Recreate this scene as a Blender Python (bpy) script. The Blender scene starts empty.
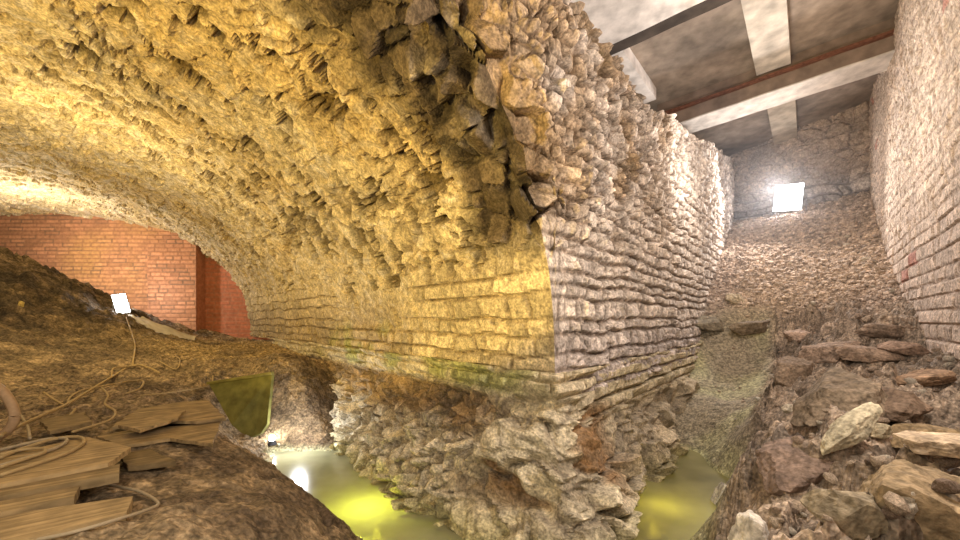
import bpy, bmesh, math, random
import numpy as np
from mathutils import Vector, Matrix

C = bpy.context.scene.collection
rng = np.random.default_rng(7)
random.seed(7)

# ------------------------------------------------------------------ frame of reference
F = 400.0            # focal length in pixels of a 960 wide frame
HZ = 320.0           # horizon row
def pt(px, py, Y):
    """world point seen at a pixel at depth Y (camera at the origin, looking along +Y)"""
    return ((px - 480.0) / F * Y, Y, (HZ - py) / F * Y)
def onplane(px, py, z):
    Y = z * F / (HZ - py)
    return ((px - 480.0) / F * Y, Y, z)

# ------------------------------------------------------------------ numpy noise
def h3(ix, iy, iz, seed=0):
    x = (ix.astype(np.int64) * 73856093) ^ (iy.astype(np.int64) * 19349663) ^ (iz.astype(np.int64) * 83492791) ^ (seed * 2654435761 & 0x7fffffff)
    x = x & 0xffffffff
    x = ((x ^ (x >> 16)) * 0x45d9f3b) & 0xffffffff
    x = ((x ^ (x >> 16)) * 0x45d9f3b) & 0xffffffff
    x = x ^ (x >> 16)
    return (x & 0xffffff) / float(0x1000000)

def vnoise(P, seed=0):
    i = np.floor(P).astype(np.int64); f = P - i
    f = f * f * (3 - 2 * f)
    x, y, z = i[..., 0], i[..., 1], i[..., 2]
    fx, fy, fz = f[..., 0], f[..., 1], f[..., 2]
    def L(a, b, t): return a + (b - a) * t
    c00 = L(h3(x, y, z, seed), h3(x + 1, y, z, seed), fx)
    c10 = L(h3(x, y + 1, z, seed), h3(x + 1, y + 1, z, seed), fx)
    c01 = L(h3(x, y, z + 1, seed), h3(x + 1, y, z + 1, seed), fx)
    c11 = L(h3(x, y + 1, z + 1, seed), h3(x + 1, y + 1, z + 1, seed), fx)
    return L(L(c00, c10, fy), L(c01, c11, fy), fz) * 2 - 1

def fbm(P, octv=4, seed=0, gain=0.5):
    P = np.asarray(P, float); s = 0; a = 1.0; tot = 0
    for k in range(octv):
        s = s + a * vnoise(P * (2 ** k) + 17.3 * k, seed + k); tot += a; a *= gain
    return s / tot

def worley(P, seed=0):
    i0 = np.floor(P).astype(np.int64)
    d1 = np.full(P.shape[:-1], 9e9); d2 = d1.copy()
    best = np.zeros_like(i0); off = np.zeros(P.shape)
    for dx in (-1, 0, 1):
        for dy in (-1, 0, 1):
            for dz in (-1, 0, 1):
                c = i0 + np.array([dx, dy, dz])
                q = np.stack([c[..., k] + 0.1 + 0.8 * h3(c[..., 0], c[..., 1], c[..., 2], seed + 11 + k) for k in range(3)], -1)
                v = P - q; d = (v * v).sum(-1)
                n = d < d1
                d2 = np.where(n, d1, np.minimum(d2, d))
                d1 = np.where(n, d, d1)
                best[n] = c[n]; off[n] = v[n]
    return np.sqrt(d1), np.sqrt(d2), best, off

def facet(P, seed=0, tilt=1.0):
    """angular broken stone: (height about 0, crack 0..1 (0 in the crack), per stone random)"""
    d1, d2, b, off = worley(P, seed)
    r = [h3(b[..., 0], b[..., 1], b[..., 2], seed + 31 + k) for k in range(5)]
    t = sum((r[k] * 2 - 1) * off[..., k] for k in range(3)) * tilt
    e = np.clip((d2 - d1) / 0.16, 0, 1)
    return (r[3] - 0.5) + t, e, r[4]

def sstep(a, b, x):
    t = np.clip((x - a) / (b - a), 0, 1); return t * t * (3 - 2 * t)

def masonry(u, v, ch, sl, seed, warp=0.03, hvar=0.35, lvar=0.4, edge=0.02):
    """coursed stones: (edge profile 0..1, stone random, second random, local a, local b)"""
    Pn = np.stack([u * 1.7, v * 1.7, np.zeros_like(u) + seed], -1)
    u = u + warp * 1.5 * fbm(Pn * 2.2, 3, seed + 3)
    v = v + warp * fbm(Pn * 1.6, 3, seed + 5)
    r = np.random.default_rng(seed)
    hs = ch * (1 + hvar * (r.random(600) * 2 - 1))
    ys = np.concatenate([[0], np.cumsum(hs)]) - ch * 200
    row = np.clip(np.searchsorted(ys, v) - 1, 0, 599)
    v0, v1 = ys[row], ys[row + 1]
    zz = np.zeros_like(row)
    rs = 0.75 + 0.6 * h3(row, zz, zz, seed + 9)
    L = sl * rs
    uu = u / L + 37 * h3(row, zz + 1, zz, seed + 2)
    i = np.floor(uu).astype(np.int64)
    J = lambda k: lvar * (h3(row, k, zz + 5, seed) * 2 - 1)
    lo = i + J(i); i = np.where(uu < lo, i - 1, i)
    hi = i + 1 + J(i + 1); i = np.where(uu >= hi, i + 1, i)
    lo = i + J(i); hi = i + 1 + J(i + 1)
    du = np.minimum(uu - lo, hi - uu) * L
    dv = np.minimum(v - v0, v1 - v)
    d = np.minimum(du, dv)
    r1 = h3(row, i, zz + 7, seed); r2 = h3(row, i, zz + 8, seed)
    a = (uu - lo) / np.maximum(hi - lo, 1e-3) - 0.5; b = (v - v0) / np.maximum(v1 - v0, 1e-3) - 0.5
    r3 = h3(row, i, zz + 9, seed) * 2 - 1; r4 = h3(row, i, zz + 10, seed) * 2 - 1
    return sstep(0, edge, d), r1, r2, a * r3 + b * r4

# ------------------------------------------------------------------ materials
def mat(name, base=(0.5, 0.5, 0.5), rough=0.9, attr=False, nscale=30, namp=0.25, bump=0.4, bscale=60, spec=0.2, bdist=0.01, metallic=0, pit=0):
    m = bpy.data.materials.new(name); m.use_nodes = True
    nt = m.node_tree; N = nt.nodes; Lk = nt.links
    b = N['Principled BSDF']
    b.inputs['Roughness'].default_value = rough
    b.inputs['Specular IOR Level'].default_value = spec
    b.inputs['Metallic'].default_value = metallic
    tc = N.new('ShaderNodeTexCoord')
    n1 = N.new('ShaderNodeTexNoise'); n1.inputs['Scale'].default_value = nscale; n1.inputs['Detail'].default_value = 6
    Lk.new(tc.outputs['Object'], n1.inputs['Vector'])
    mr = N.new('ShaderNodeMapRange'); mr.inputs['From Min'].default_value = 0.3; mr.inputs['From Max'].default_value = 0.7
    mr.inputs['To Min'].default_value = 1 - namp; mr.inputs['To Max'].default_value = 1 + namp
    Lk.new(n1.outputs['Fac'], mr.inputs['Value'])
    mx = N.new('ShaderNodeVectorMath'); mx.operation = 'SCALE'
    if attr:
        at = N.new('ShaderNodeAttribute'); at.attribute_name = 'Col'
        Lk.new(at.outputs['Color'], mx.inputs[0])
    else:
        mx.inputs[0].default_value = base
    Lk.new(mr.outputs['Result'], mx.inputs['Scale'])
    Lk.new(mx.outputs['Vector'], b.inputs['Base Color'])
    n2 = N.new('ShaderNodeTexNoise'); n2.inputs['Scale'].default_value = bscale; n2.inputs['Detail'].default_value = 5
    Lk.new(tc.outputs['Object'], n2.inputs['Vector'])
    bp = N.new('ShaderNodeBump'); bp.inputs['Strength'].default_value = bump; bp.inputs['Distance'].default_value = bdist
    Lk.new(n2.outputs['Fac'], bp.inputs['Height'])
    last = bp
    if pit:
        n3 = N.new('ShaderNodeTexVoronoi'); n3.inputs['Scale'].default_value = pit
        wv = N.new('ShaderNodeVectorMath'); wv.operation = 'ADD'
        Lk.new(tc.outputs['Object'], wv.inputs[0]); 
        sc = N.new('ShaderNodeVectorMath'); sc.operation = 'SCALE'; sc.inputs['Scale'].default_value = 0.08
        Lk.new(n1.outputs['Color'], sc.inputs[0]); Lk.new(sc.outputs['Vector'], wv.inputs[1])
        Lk.new(wv.outputs['Vector'], n3.inputs['Vector'])
        b3 = N.new('ShaderNodeBump'); b3.inputs['Strength'].default_value = 0.28; b3.inputs['Distance'].default_value = bdist * 1.5
        Lk.new(n3.outputs['Distance'], b3.inputs['Height']); Lk.new(bp.outputs['Normal'], b3.inputs['Normal'])
        last = b3
        mr2 = N.new('ShaderNodeMapRange'); mr2.inputs['From Min'].default_value = 0.35; mr2.inputs['From Max'].default_value = 0.65
        mr2.inputs['To Min'].default_value = 1 - namp * 0.9; mr2.inputs['To Max'].default_value = 1 + namp * 0.7
        Lk.new(n2.outputs['Fac'], mr2.inputs['Value'])
        mu = N.new('ShaderNodeMath'); mu.operation = 'MULTIPLY'
        Lk.new(mr.outputs['Result'], mu.inputs[0]); Lk.new(mr2.outputs['Result'], mu.inputs[1]); Lk.new(mu.outputs['Value'], mx.inputs['Scale'])
    Lk.new(last.outputs['Normal'], b.inputs['Normal'])
    return m

def emis(name, col, s):
    m = bpy.data.materials.new(name); m.use_nodes = True
    N = m.node_tree.nodes; b = N['Principled BSDF']
    b.inputs['Base Color'].default_value = (*col, 1)
    b.inputs['Emission Color'].default_value = (*col, 1); b.inputs['Emission Strength'].default_value = s
    return m

M = {}
M['stone'] = mat('weathered stone', attr=True, nscale=18, namp=0.40, bump=0.7, bscale=55, bdist=0.014, pit=24)
M['brick'] = mat('brickwork', attr=True, nscale=14, namp=0.2, bump=0.3, bscale=90, bdist=0.006)
M['earth'] = mat('damp earth', attr=True, nscale=20, namp=0.5, bump=0.8, bscale=45, bdist=0.02, rough=0.85, spec=0.3, pit=18)
M['rock'] = mat('loose rock', attr=True, nscale=14, namp=0.38, bump=0.8, bscale=45, bdist=0.015, pit=16)
M['concrete'] = mat('old concrete', attr=True, nscale=5, namp=0.3, bump=0.3, bscale=40, bdist=0.006)
M['rust'] = mat('rusty steel', (0.16, 0.07, 0.045), 0.7, nscale=18, namp=0.4, bump=0.3, bscale=50)
M['wood'] = mat('old boards', attr=True, nscale=9, namp=0.3, bump=0.4, bscale=40, bdist=0.005)
def grain(m):
    nt = m.node_tree; N = nt.nodes; Lk = nt.links
    tc = N.new('ShaderNodeTexCoord'); mp = N.new('ShaderNodeMapping'); mp.vector_type = 'TEXTURE'
    mp.inputs['Rotation'].default_value = (0, 0, math.radians(40)); mp.inputs['Scale'].default_value = (0.5, 0.028, 0.05)
    no = N.new('ShaderNodeTexNoise'); no.inputs['Scale'].default_value = 1.0; no.inputs['Detail'].default_value = 5
    Lk.new(tc.outputs['Object'], mp.inputs['Vector']); Lk.new(mp.outputs['Vector'], no.inputs['Vector'])
    mr = N.new('ShaderNodeMapRange'); mr.inputs['From Min'].default_value = 0.3; mr.inputs['From Max'].default_value = 0.7
    mr.inputs['To Min'].default_value = 0.55; mr.inputs['To Max'].default_value = 1.35
    Lk.new(no.outputs['Fac'], mr.inputs['Value'])
    b = N['Principled BSDF']; src = b.inputs['Base Color'].links[0].from_socket
    sc = N.new('ShaderNodeVectorMath'); sc.operation = 'SCALE'
    Lk.new(src, sc.inputs[0]); Lk.new(mr.outputs['Result'], sc.inputs['Scale']); Lk.new(sc.outputs['Vector'], b.inputs['Base Color'])
    bp = N.new('ShaderNodeBump'); bp.inputs['Strength'].default_value = 0.5; bp.inputs['Distance'].default_value = 0.006
    Lk.new(no.outputs['Fac'], bp.inputs['Height']); Lk.new(b.inputs['Normal'].links[0].from_socket, bp.inputs['Normal']); Lk.new(bp.outputs['Normal'], b.inputs['Normal'])
grain(M['wood'])
M['cable'] = mat('tan cable', (0.36, 0.26, 0.13), 0.7, namp=0.15, bump=0.1)
M['cable_dark'] = mat('grey tan cable', (0.34, 0.27, 0.18), 0.7, namp=0.15, bump=0.1)
M['hose'] = mat('tan hose', (0.40, 0.27, 0.16), 0.6, namp=0.15, bump=0.1)
M['black'] = mat('black housing', (0.03, 0.03, 0.035), 0.5, namp=0.1, bump=0.1)
M['steel'] = mat('grey steel', (0.25, 0.25, 0.26), 0.45, namp=0.1, bump=0.1, metallic=0.7)
M['sheet'] = mat('pale plastic sheet', (0.62, 0.56, 0.47), 0.5, nscale=8, namp=0.15, bump=0.3, bscale=14, bdist=0.02)
M['panel'] = mat('mossy green board', attr=True, nscale=10, namp=0.3, bump=0.3, bscale=30, bdist=0.006)
M['lamp'] = emis('lit lamp face', (1.0, 0.97, 1.0), 42)
M['lamp_left'] = emis('lit lamp face cool', (0.96, 0.97, 1.0), 30)
M['bulb'] = emis('lit bulb', (1.0, 0.98, 0.92), 90)

def water_mat(name, tint, dif):
    m = bpy.data.materials.new(name); m.use_nodes = True
    nt = m.node_tree; N = nt.nodes; Lk = nt.links
    N.remove(N['Principled BSDF'])
    out = N['Material Output']
    tr = N.new('ShaderNodeBsdfTransparent'); tr.inputs['Color'].default_value = (*tint, 1)
    gl = N.new('ShaderNodeBsdfGlossy'); gl.inputs['Roughness'].default_value = 0.22
    df = N.new('ShaderNodeBsdfDiffuse'); df.inputs['Color'].default_value = (*dif, 1)
    fr = N.new('ShaderNodeFresnel'); fr.inputs['IOR'].default_value = 1.33
    no = N.new('ShaderNodeTexNoise'); no.inputs['Scale'].default_value = 6
    bp = N.new('ShaderNodeBump'); bp.inputs['Strength'].default_value = 0.05
    Lk.new(no.outputs['Fac'], bp.inputs['Height'])
    Lk.new(bp.outputs['Normal'], gl.inputs['Normal']); Lk.new(bp.outputs['Normal'], fr.inputs['Normal'])
    tl = N.new('ShaderNodeBsdfTranslucent'); tl.inputs['Color'].default_value = (*dif, 1)
    silt = N.new('ShaderNodeTexNoise'); silt.inputs['Scale'].default_value = 2.6; silt.inputs['Detail'].default_value = 6
    tcw = N.new('ShaderNodeTexCoord'); Lk.new(tcw.outputs['Object'], silt.inputs['Vector'])
    rp = N.new('ShaderNodeMapRange'); rp.inputs['From Min'].default_value = 0.3; rp.inputs['From Max'].default_value = 0.7; rp.inputs['To Min'].default_value = 0.55; rp.inputs['To Max'].default_value = 1.25
    Lk.new(silt.outputs['Fac'], rp.inputs['Value'])
    vm = N.new('ShaderNodeVectorMath'); vm.operation = 'SCALE'; vm.inputs[0].default_value = dif
    Lk.new(rp.outputs['Result'], vm.inputs['Scale']); Lk.new(vm.outputs['Vector'], df.inputs['Color'])
    sc = N.new('ShaderNodeMixShader'); sc.inputs['Fac'].default_value = 0.55
    Lk.new(df.outputs[0], sc.inputs[1]); Lk.new(tl.outputs[0], sc.inputs[2])
    a = N.new('ShaderNodeMixShader'); a.inputs['Fac'].default_value = 0.85
    Lk.new(tr.outputs[0], a.inputs[1]); Lk.new(sc.outputs[0], a.inputs[2])
    b = N.new('ShaderNodeMixShader')
    fm = N.new('ShaderNodeMath'); fm.operation = 'MULTIPLY'; fm.inputs[1].default_value = 0.25
    Lk.new(fr.outputs[0], fm.inputs[0]); Lk.new(fm.outputs[0], b.inputs['Fac']); Lk.new(a.outputs[0], b.inputs[1]); Lk.new(gl.outputs[0], b.inputs[2])
    Lk.new(b.outputs[0], out.inputs['Surface'])
    return m
M['water'] = water_mat('murky water', (0.86, 0.88, 0.6), (0.58, 0.58, 0.40))
M['water_olive'] = water_mat('murky olive water', (0.80, 0.78, 0.40), (0.46, 0.42, 0.17))

# ------------------------------------------------------------------ mesh helpers
def tag(o, label=None, cat=None, group=None, kind=None):
    if label: o['label'] = label
    if cat: o['category'] = cat
    if group: o['group'] = group
    if kind: o['kind'] = kind
    return o

def mesh_obj(name, V, Fc, m, col=None, parent=None, smooth=False):
    V = np.asarray(V, float).reshape(-1, 3); Fc = np.asarray(Fc)
    me = bpy.data.meshes.new(name)
    n = Fc.shape[1]
    me.vertices.add(len(V)); me.vertices.foreach_set('co', V.ravel())
    me.loops.add(Fc.size); me.loops.foreach_set('vertex_index', Fc.ravel().astype(np.int32))
    me.polygons.add(len(Fc)); me.polygons.foreach_set('loop_start', np.arange(0, Fc.size, n, dtype=np.int32))
    me.update(calc_edges=True); me.validate()
    if col is not None:
        a = me.color_attributes.new('Col', 'FLOAT_COLOR', 'POINT')
        cc = np.ones((len(V), 4)); cc[:, :3] = np.clip(np.asarray(col).reshape(-1, 3), 0, 1)
        a.data.foreach_set('color', cc.ravel())
    me.polygons.foreach_set('use_smooth', np.full(len(me.polygons), smooth))
    me.materials.append(m)
    o = bpy.data.objects.new(name, me); C.objects.link(o)
    if parent is not None: o.parent = parent
    return o

def gridfaces(ny, nx):
    k = np.arange(ny * nx).reshape(ny, nx)
    return np.stack([k[:-1, :-1], k[:-1, 1:], k[1:, 1:], k[1:, :-1]], -1).reshape(-1, 4)

def patch(name, V, Fc, col, m, keep, smooth=False):
    """a mesh of the faces in keep, unused vertices dropped"""
    f = Fc[keep]; used = np.unique(f); mp = np.full(len(V), -1); mp[used] = np.arange(len(used))
    return mesh_obj(name, V[used], mp[f], m, col[used], smooth=smooth)

def empty(name, loc, rz=0.0):
    o = bpy.data.objects.new(name, None); C.objects.link(o); o.location = loc; o.rotation_euler = (0, 0, rz)
    o.empty_display_size = 0.1
    return o

def bm_obj(name, bm, m, parent=None, smooth=False, colf=None):
    me = bpy.data.meshes.new(name); bmesh.ops.recalc_face_normals(bm, faces=bm.faces); bm.to_mesh(me); bm.free()
    if colf is not None:
        a = me.color_attributes.new('Col', 'FLOAT_COLOR', 'POINT')
        for i, v in enumerate(me.vertices): a.data[i].color = (*colf(v.co), 1)
    me.polygons.foreach_set('use_smooth', np.full(len(me.polygons), smooth))
    me.materials.append(m)
    o = bpy.data.objects.new(name, me); C.objects.link(o)
    if parent is not None: o.parent = parent
    return o

def box_bm(sx, sy, sz, c=(0, 0, 0), bev=0.0, bm=None, rot=None):
    bm = bm or bmesh.new()
    r = bmesh.ops.create_cube(bm, size=1.0)['verts']
    T = Matrix.Translation(c) @ (rot.to_4x4() if rot is not None else Matrix()) @ Matrix.Diagonal((sx, sy, sz, 1))
    bmesh.ops.transform(bm, matrix=T, verts=r)
    if bev > 0:
        es = list({e for v in r for e in v.link_edges})
        bmesh.ops.bevel(bm, geom=es, offset=bev, segments=2, affect='EDGES', profile=0.5)
    return bm

def catmull(pts, n=10):
    P = [Vector(p) for p in pts]; P = [P[0] * 2 - P[1]] + P + [P[-1] * 2 - P[-2]]
    out = []
    for i in range(1, len(P) - 2):
        p0, p1, p2, p3 = P[i - 1:i + 3]
        for k in range(n):
            t = k / n
            out.append(0.5 * ((2 * p1) + (p2 - p0) * t + (2 * p0 - 5 * p1 + 4 * p2 - p3) * t * t + (3 * p1 - p0 - 3 * p2 + p3) * t ** 3))
    out.append(P[-2]); return out

def tube(name, pts, r, m, parent=None, seg=8, smooth_n=10):
    P = catmull(pts, smooth_n) if smooth_n else [Vector(p) for p in pts]
    V = []; up = Vector((0, 0, 1))
    for i, p in enumerate(P):
        d = (P[min(i + 1, len(P) - 1)] - P[max(i - 1, 0)]).normalized()
        s = d.cross(up)
        if s.length < 1e-3: s = d.cross(Vector((0, 1, 0)))
        s.normalize(); q = s.cross(d)
        for k in range(seg):
            a = 2 * math.pi * k / seg
            V.append(p + (s * math.cos(a) + q * math.sin(a)) * r)
    Fc = [(i * seg + k, i * seg + (k + 1) % seg, (i + 1) * seg + (k + 1) % seg, (i + 1) * seg + k) for i in range(len(P) - 1) for k in range(seg)]
    bm = bmesh.new(); vs = [bm.verts.new(v) for v in V]
    for f in Fc: bm.faces.new([vs[i] for i in f])
    bm.faces.new(vs[:seg]); bm.faces.new(vs[-seg:])
    return bm_obj(name, bm, m, parent, True)

# ------------------------------------------------------------------ plan of the place
COR = np.array([0.56, 3.0])                       # foot of the pier corner
K = 0.82                                          # the passage runs along (K, 1)
dp = np.array([K, 1.0]); LP = np.linalg.norm(dp); dp /= LP
nw = np.array([dp[1], -dp[0]])                    # passage wall normal, into the passage
av = np.array([-0.875, 1.0]); av /= np.linalg.norm(av)   # vault axis
nv = np.array([-av[1], av[0]])                    # into the vault
CL, CR = COR[0] - K * COR[1], 1.276               # x - K*y of the two passage walls
ZS, VA, VB, VN = -0.42, 4.2, 3.1, 2.25            # springing, half width, rise, exponent
WATER = -1.60

def mixc(a, b, t):
    a = np.asarray(a, float); b = np.asarray(b, float)
    return a * (1 - t[..., None]) + b * t[..., None]

# ---- vault profile by arc length
_o = 1 - np.cos(np.linspace(0, np.pi, 1500)) 
_o = _o * VA
_z = VB * np.power(np.clip(1 - np.abs((_o - VA) / VA) ** VN, 0, None), 1 / VN)
_s = np.concatenate([[0], np.cumsum(np.hypot(np.diff(_o), np.diff(_z)))])
def prof(s): return np.interp(s, _s, _o), np.interp(s, _s, _z) + ZS
def prof_n(s):
    o0, z0 = prof(np.maximum(s - 0.03, 0)); o1, z1 = prof(np.minimum(s + 0.03, _s[-1]))
    a, b = o1 - o0, z1 - z0; l = np.hypot(a, b) + 1e-9
    return b / l, -a / l                                # (along nv, along z): into the vault

def ring_break(P):
    """how far the broken edge of the vault is eaten back, by 3D position"""
    z = P[..., 2]
    return sstep(0.30, 1.1, z) * (0.17 + 0.14 * fbm(P * 1.9, 3, 71))

# ---- the soffit
def build_vault():
    s = np.concatenate([np.arange(0, 6.6, 0.0185), np.arange(6.6, _s[-1], 0.09), [_s[-1]]])
    g = np.concatenate([np.arange(0, 4.2, 0.0185), np.arange(4.2, 15.5, 0.036)])
    S, G = np.meshgrid(s, g, indexing='ij')
    o, z = prof(S); n_o, n_z = prof_n(S)
    g0 = -(nw @ nv) / (nw @ av) * o
    GG = G + g0
    P = np.empty(S.shape + (3,))
    P[..., 0] = COR[0] + av[0] * GG + nv[0] * o
    P[..., 1] = COR[1] + av[1] * GG + nv[1] * o
    P[..., 2] = z
    Nn = np.stack([nv[0] * n_o, nv[1] * n_o, n_z], -1)
    # ragged free edge
    e = G
    rag = np.exp(-(e / 0.30) ** 1.5)
    br = ring_break(P)
    fr, fe, fc = facet(P * np.array([5.0, 5.0, 5.0]) + 0.6 * fbm(P * 2.5, 2, 5)[..., None], 41, 1.2)
    # coursed rubble of the soffit
    m1, r1, r2, t1 = masonry(GG, S, 0.135, 0.27, 12, warp=0.10, hvar=0.35, edge=0.030)
    low = np.maximum(sstep(1.15, 0.75, S + 0.2 * fbm(P * 2, 2, 213)) * sstep(2.6, 1.2, G), np.maximum(sstep(0.36, 0.28, S) * sstep(5.5, 4.5, G), 0.9 * sstep(1.15, 0.75, S + 0.2 * fbm(P * 2, 2, 222)) * sstep(3.4, 4.6, G)))           # squared blocks near the springing
    m2, q1, q2, t2 = masonry(GG, S, 0.150, 0.27, 15, warp=0.05, hvar=0.32, lvar=0.45, edge=0.022)
    f2, e2, c2 = facet(P * np.array([5.5, 5.5, 5.5]) + 0.5 * fbm(P * 2.5, 2, 9)[..., None], 61, 1.0)
    big = fbm(P * 1.1, 3, 23)
    smear = sstep(-0.15, 0.35, fbm(P * 2.3, 3, 90) + 0.12 * (G - 2.2))   # mortar smeared over the stones
    hole = (r2 > 0.90) & (S > 0.9)
    wq = 0.30 * np.stack([fbm(P * 2.2, 3, 201), fbm(P * 2.2, 3, 202)], -1)
    q3 = np.stack([(GG + wq[..., 0]) * 3.9, (S + wq[..., 1]) * 6.6, np.zeros_like(S)], -1)
    f3, e3, c3 = facet(q3, 65, 1.1)
    q4 = np.stack([(GG + wq[..., 1]) * 9, (S + wq[..., 0]) * 12, np.zeros_like(S)], -1)
    f4, e4, c4 = facet(q4, 66, 1.3)
    open_ = sstep(-0.10, 0.25, fbm(P * 1.5, 3, 203) + 0.25 * (1.0 - G * 0.35))     # where the joints stand open
    crack = (1 - e3) * (0.25 + 0.75 * open_)
    hole = sstep(0.15, 0.29, fbm(np.stack([GG * 5.5, S * 3.4, S * 0], -1), 2, 204) + 0.22 * (c3 - 0.5) + 0.06 * (1 - e3)) * (S > 0.8) * (1 - 0.7 * sstep(4, 6, G)) * ((c4 > 0.35) | (e3 < 0.5))
    rel = sstep(3.6, 0.6, G)
    far = sstep(1.5, 4.5, G)
    hs = (0.024 + 0.028 * rel + 0.022 * far) * f3 * e3 - (0.050 + 0.03 * far) * crack + 0.014 * f4 * e4 * (0.5 + open_) - 0.12 * hole
    hs = hs + 0.022 * big + 0.009 * fbm(P * 9, 3, 205)
    c1_, m1x = c3, e3 * 0 + 1 - crack
    hl = m2 * (0.035 + 0.020 * q1) + 0.030 * t2 * m2 + 0.018 * fbm(P * 9, 3, 4)
    h = hs * (1 - low) + hl * low
    h = h + 0.006 * fbm(P * 18, 3, 8)
    hr = 0.15 * fr * fe + 0.09 * (fc - 0.5) - 0.05 * (1 - fe) + 0.05 * fbm(P * 6, 3, 212)
    up = sstep(0.35, 0.8, z + 0.15 * fbm(P * 2.6, 2, 206))
    wid = 0.62 + 0.55 * fbm(P * 1.5, 3, 207) + 0.22 * sstep(0.7, 1.8, z)
    wr = np.clip(1 - sstep(0.55, 1.15, e / np.maximum(wid, 0.15)), 0, 1) * up
    h = h * (1 - wr) + hr * wr
    D3 = np.array([nw[0], nw[1], 0.0])
    edge_dir = Nn + D3
    eh = 0.16 * fr * fe * sstep(0.35, 0.8, z)
    Pd = P + Nn * (h * (1 - rag))[..., None] + edge_dir * (eh * rag)[..., None] - edge_dir * (br * rag)[..., None]
    # colour of the stones
    base = np.array([0.62, 0.50, 0.30])
    c = base * (0.74 + 0.46 * (c3 * (1 - low) + q2 * low))[..., None]
    c = mixc(c, np.array([0.66, 0.54, 0.33]), 0.45 * (1 - open_) * (1 - low))
    c = mixc(c, [0.72, 0.64, 0.52], (c4 > 0.86 - 0.22 * far) * 0.55 * (1 - low))
    c = mixc(c, [0.22, 0.16, 0.085], np.clip((0.75 + 0.15 * far) * crack * (1 - low) + 0.65 * (1 - m2) * low, 0, 1))
    c = mixc(c, [0.13, 0.09, 0.04], 0.85 * hole * (1 - low))
    stain = sstep(-0.05, 0.4, fbm(P * 0.9, 3, 33)) * sstep(1.0, 2.0, S)
    c = mixc(c, c * np.array([0.85, 0.74, 0.50]), stain * 0.6)
    edge_dark = np.clip(1 - sstep(0.45, 1.15, e / np.maximum(wid + 0.10 + 0.42 * sstep(0.9, 1.6, z) + 0.3 * fbm(P * 4, 3, 215), 0.15)), 0, 1) * up  # very dark brown toward the broken edge, wider higher up
    c = mixc(c, np.array([0.075, 0.053, 0.030]) * (0.35 + 1.5 * fc)[..., None] * (0.5 + 0.5 * fe)[..., None], np.clip(edge_dark * (0.75 + 0.5 * fbm(P * 3, 3, 216)) * 1.25, 0, 0.96))
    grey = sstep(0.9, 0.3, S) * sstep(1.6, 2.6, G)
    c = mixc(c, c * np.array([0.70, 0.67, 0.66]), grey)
    moss = sstep(0.05, 0.45, fbm(P * 1.8, 3, 55)) * sstep(0.55, 0.05, S) * sstep(1.0, 2.0, G) * sstep(5.0, 3.5, G)
    c = mixc(c, [0.30, 0.33, 0.06], 0.75 * moss)
    keep = (Pd[..., 1] < 10.6)
    V = Pd.reshape(-1, 3); Fc = gridfaces(*S.shape)
    kf = keep.reshape(-1)[Fc].any(1)
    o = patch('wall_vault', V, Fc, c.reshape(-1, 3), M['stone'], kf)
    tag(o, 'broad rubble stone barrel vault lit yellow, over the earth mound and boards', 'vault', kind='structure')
build_vault()

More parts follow.
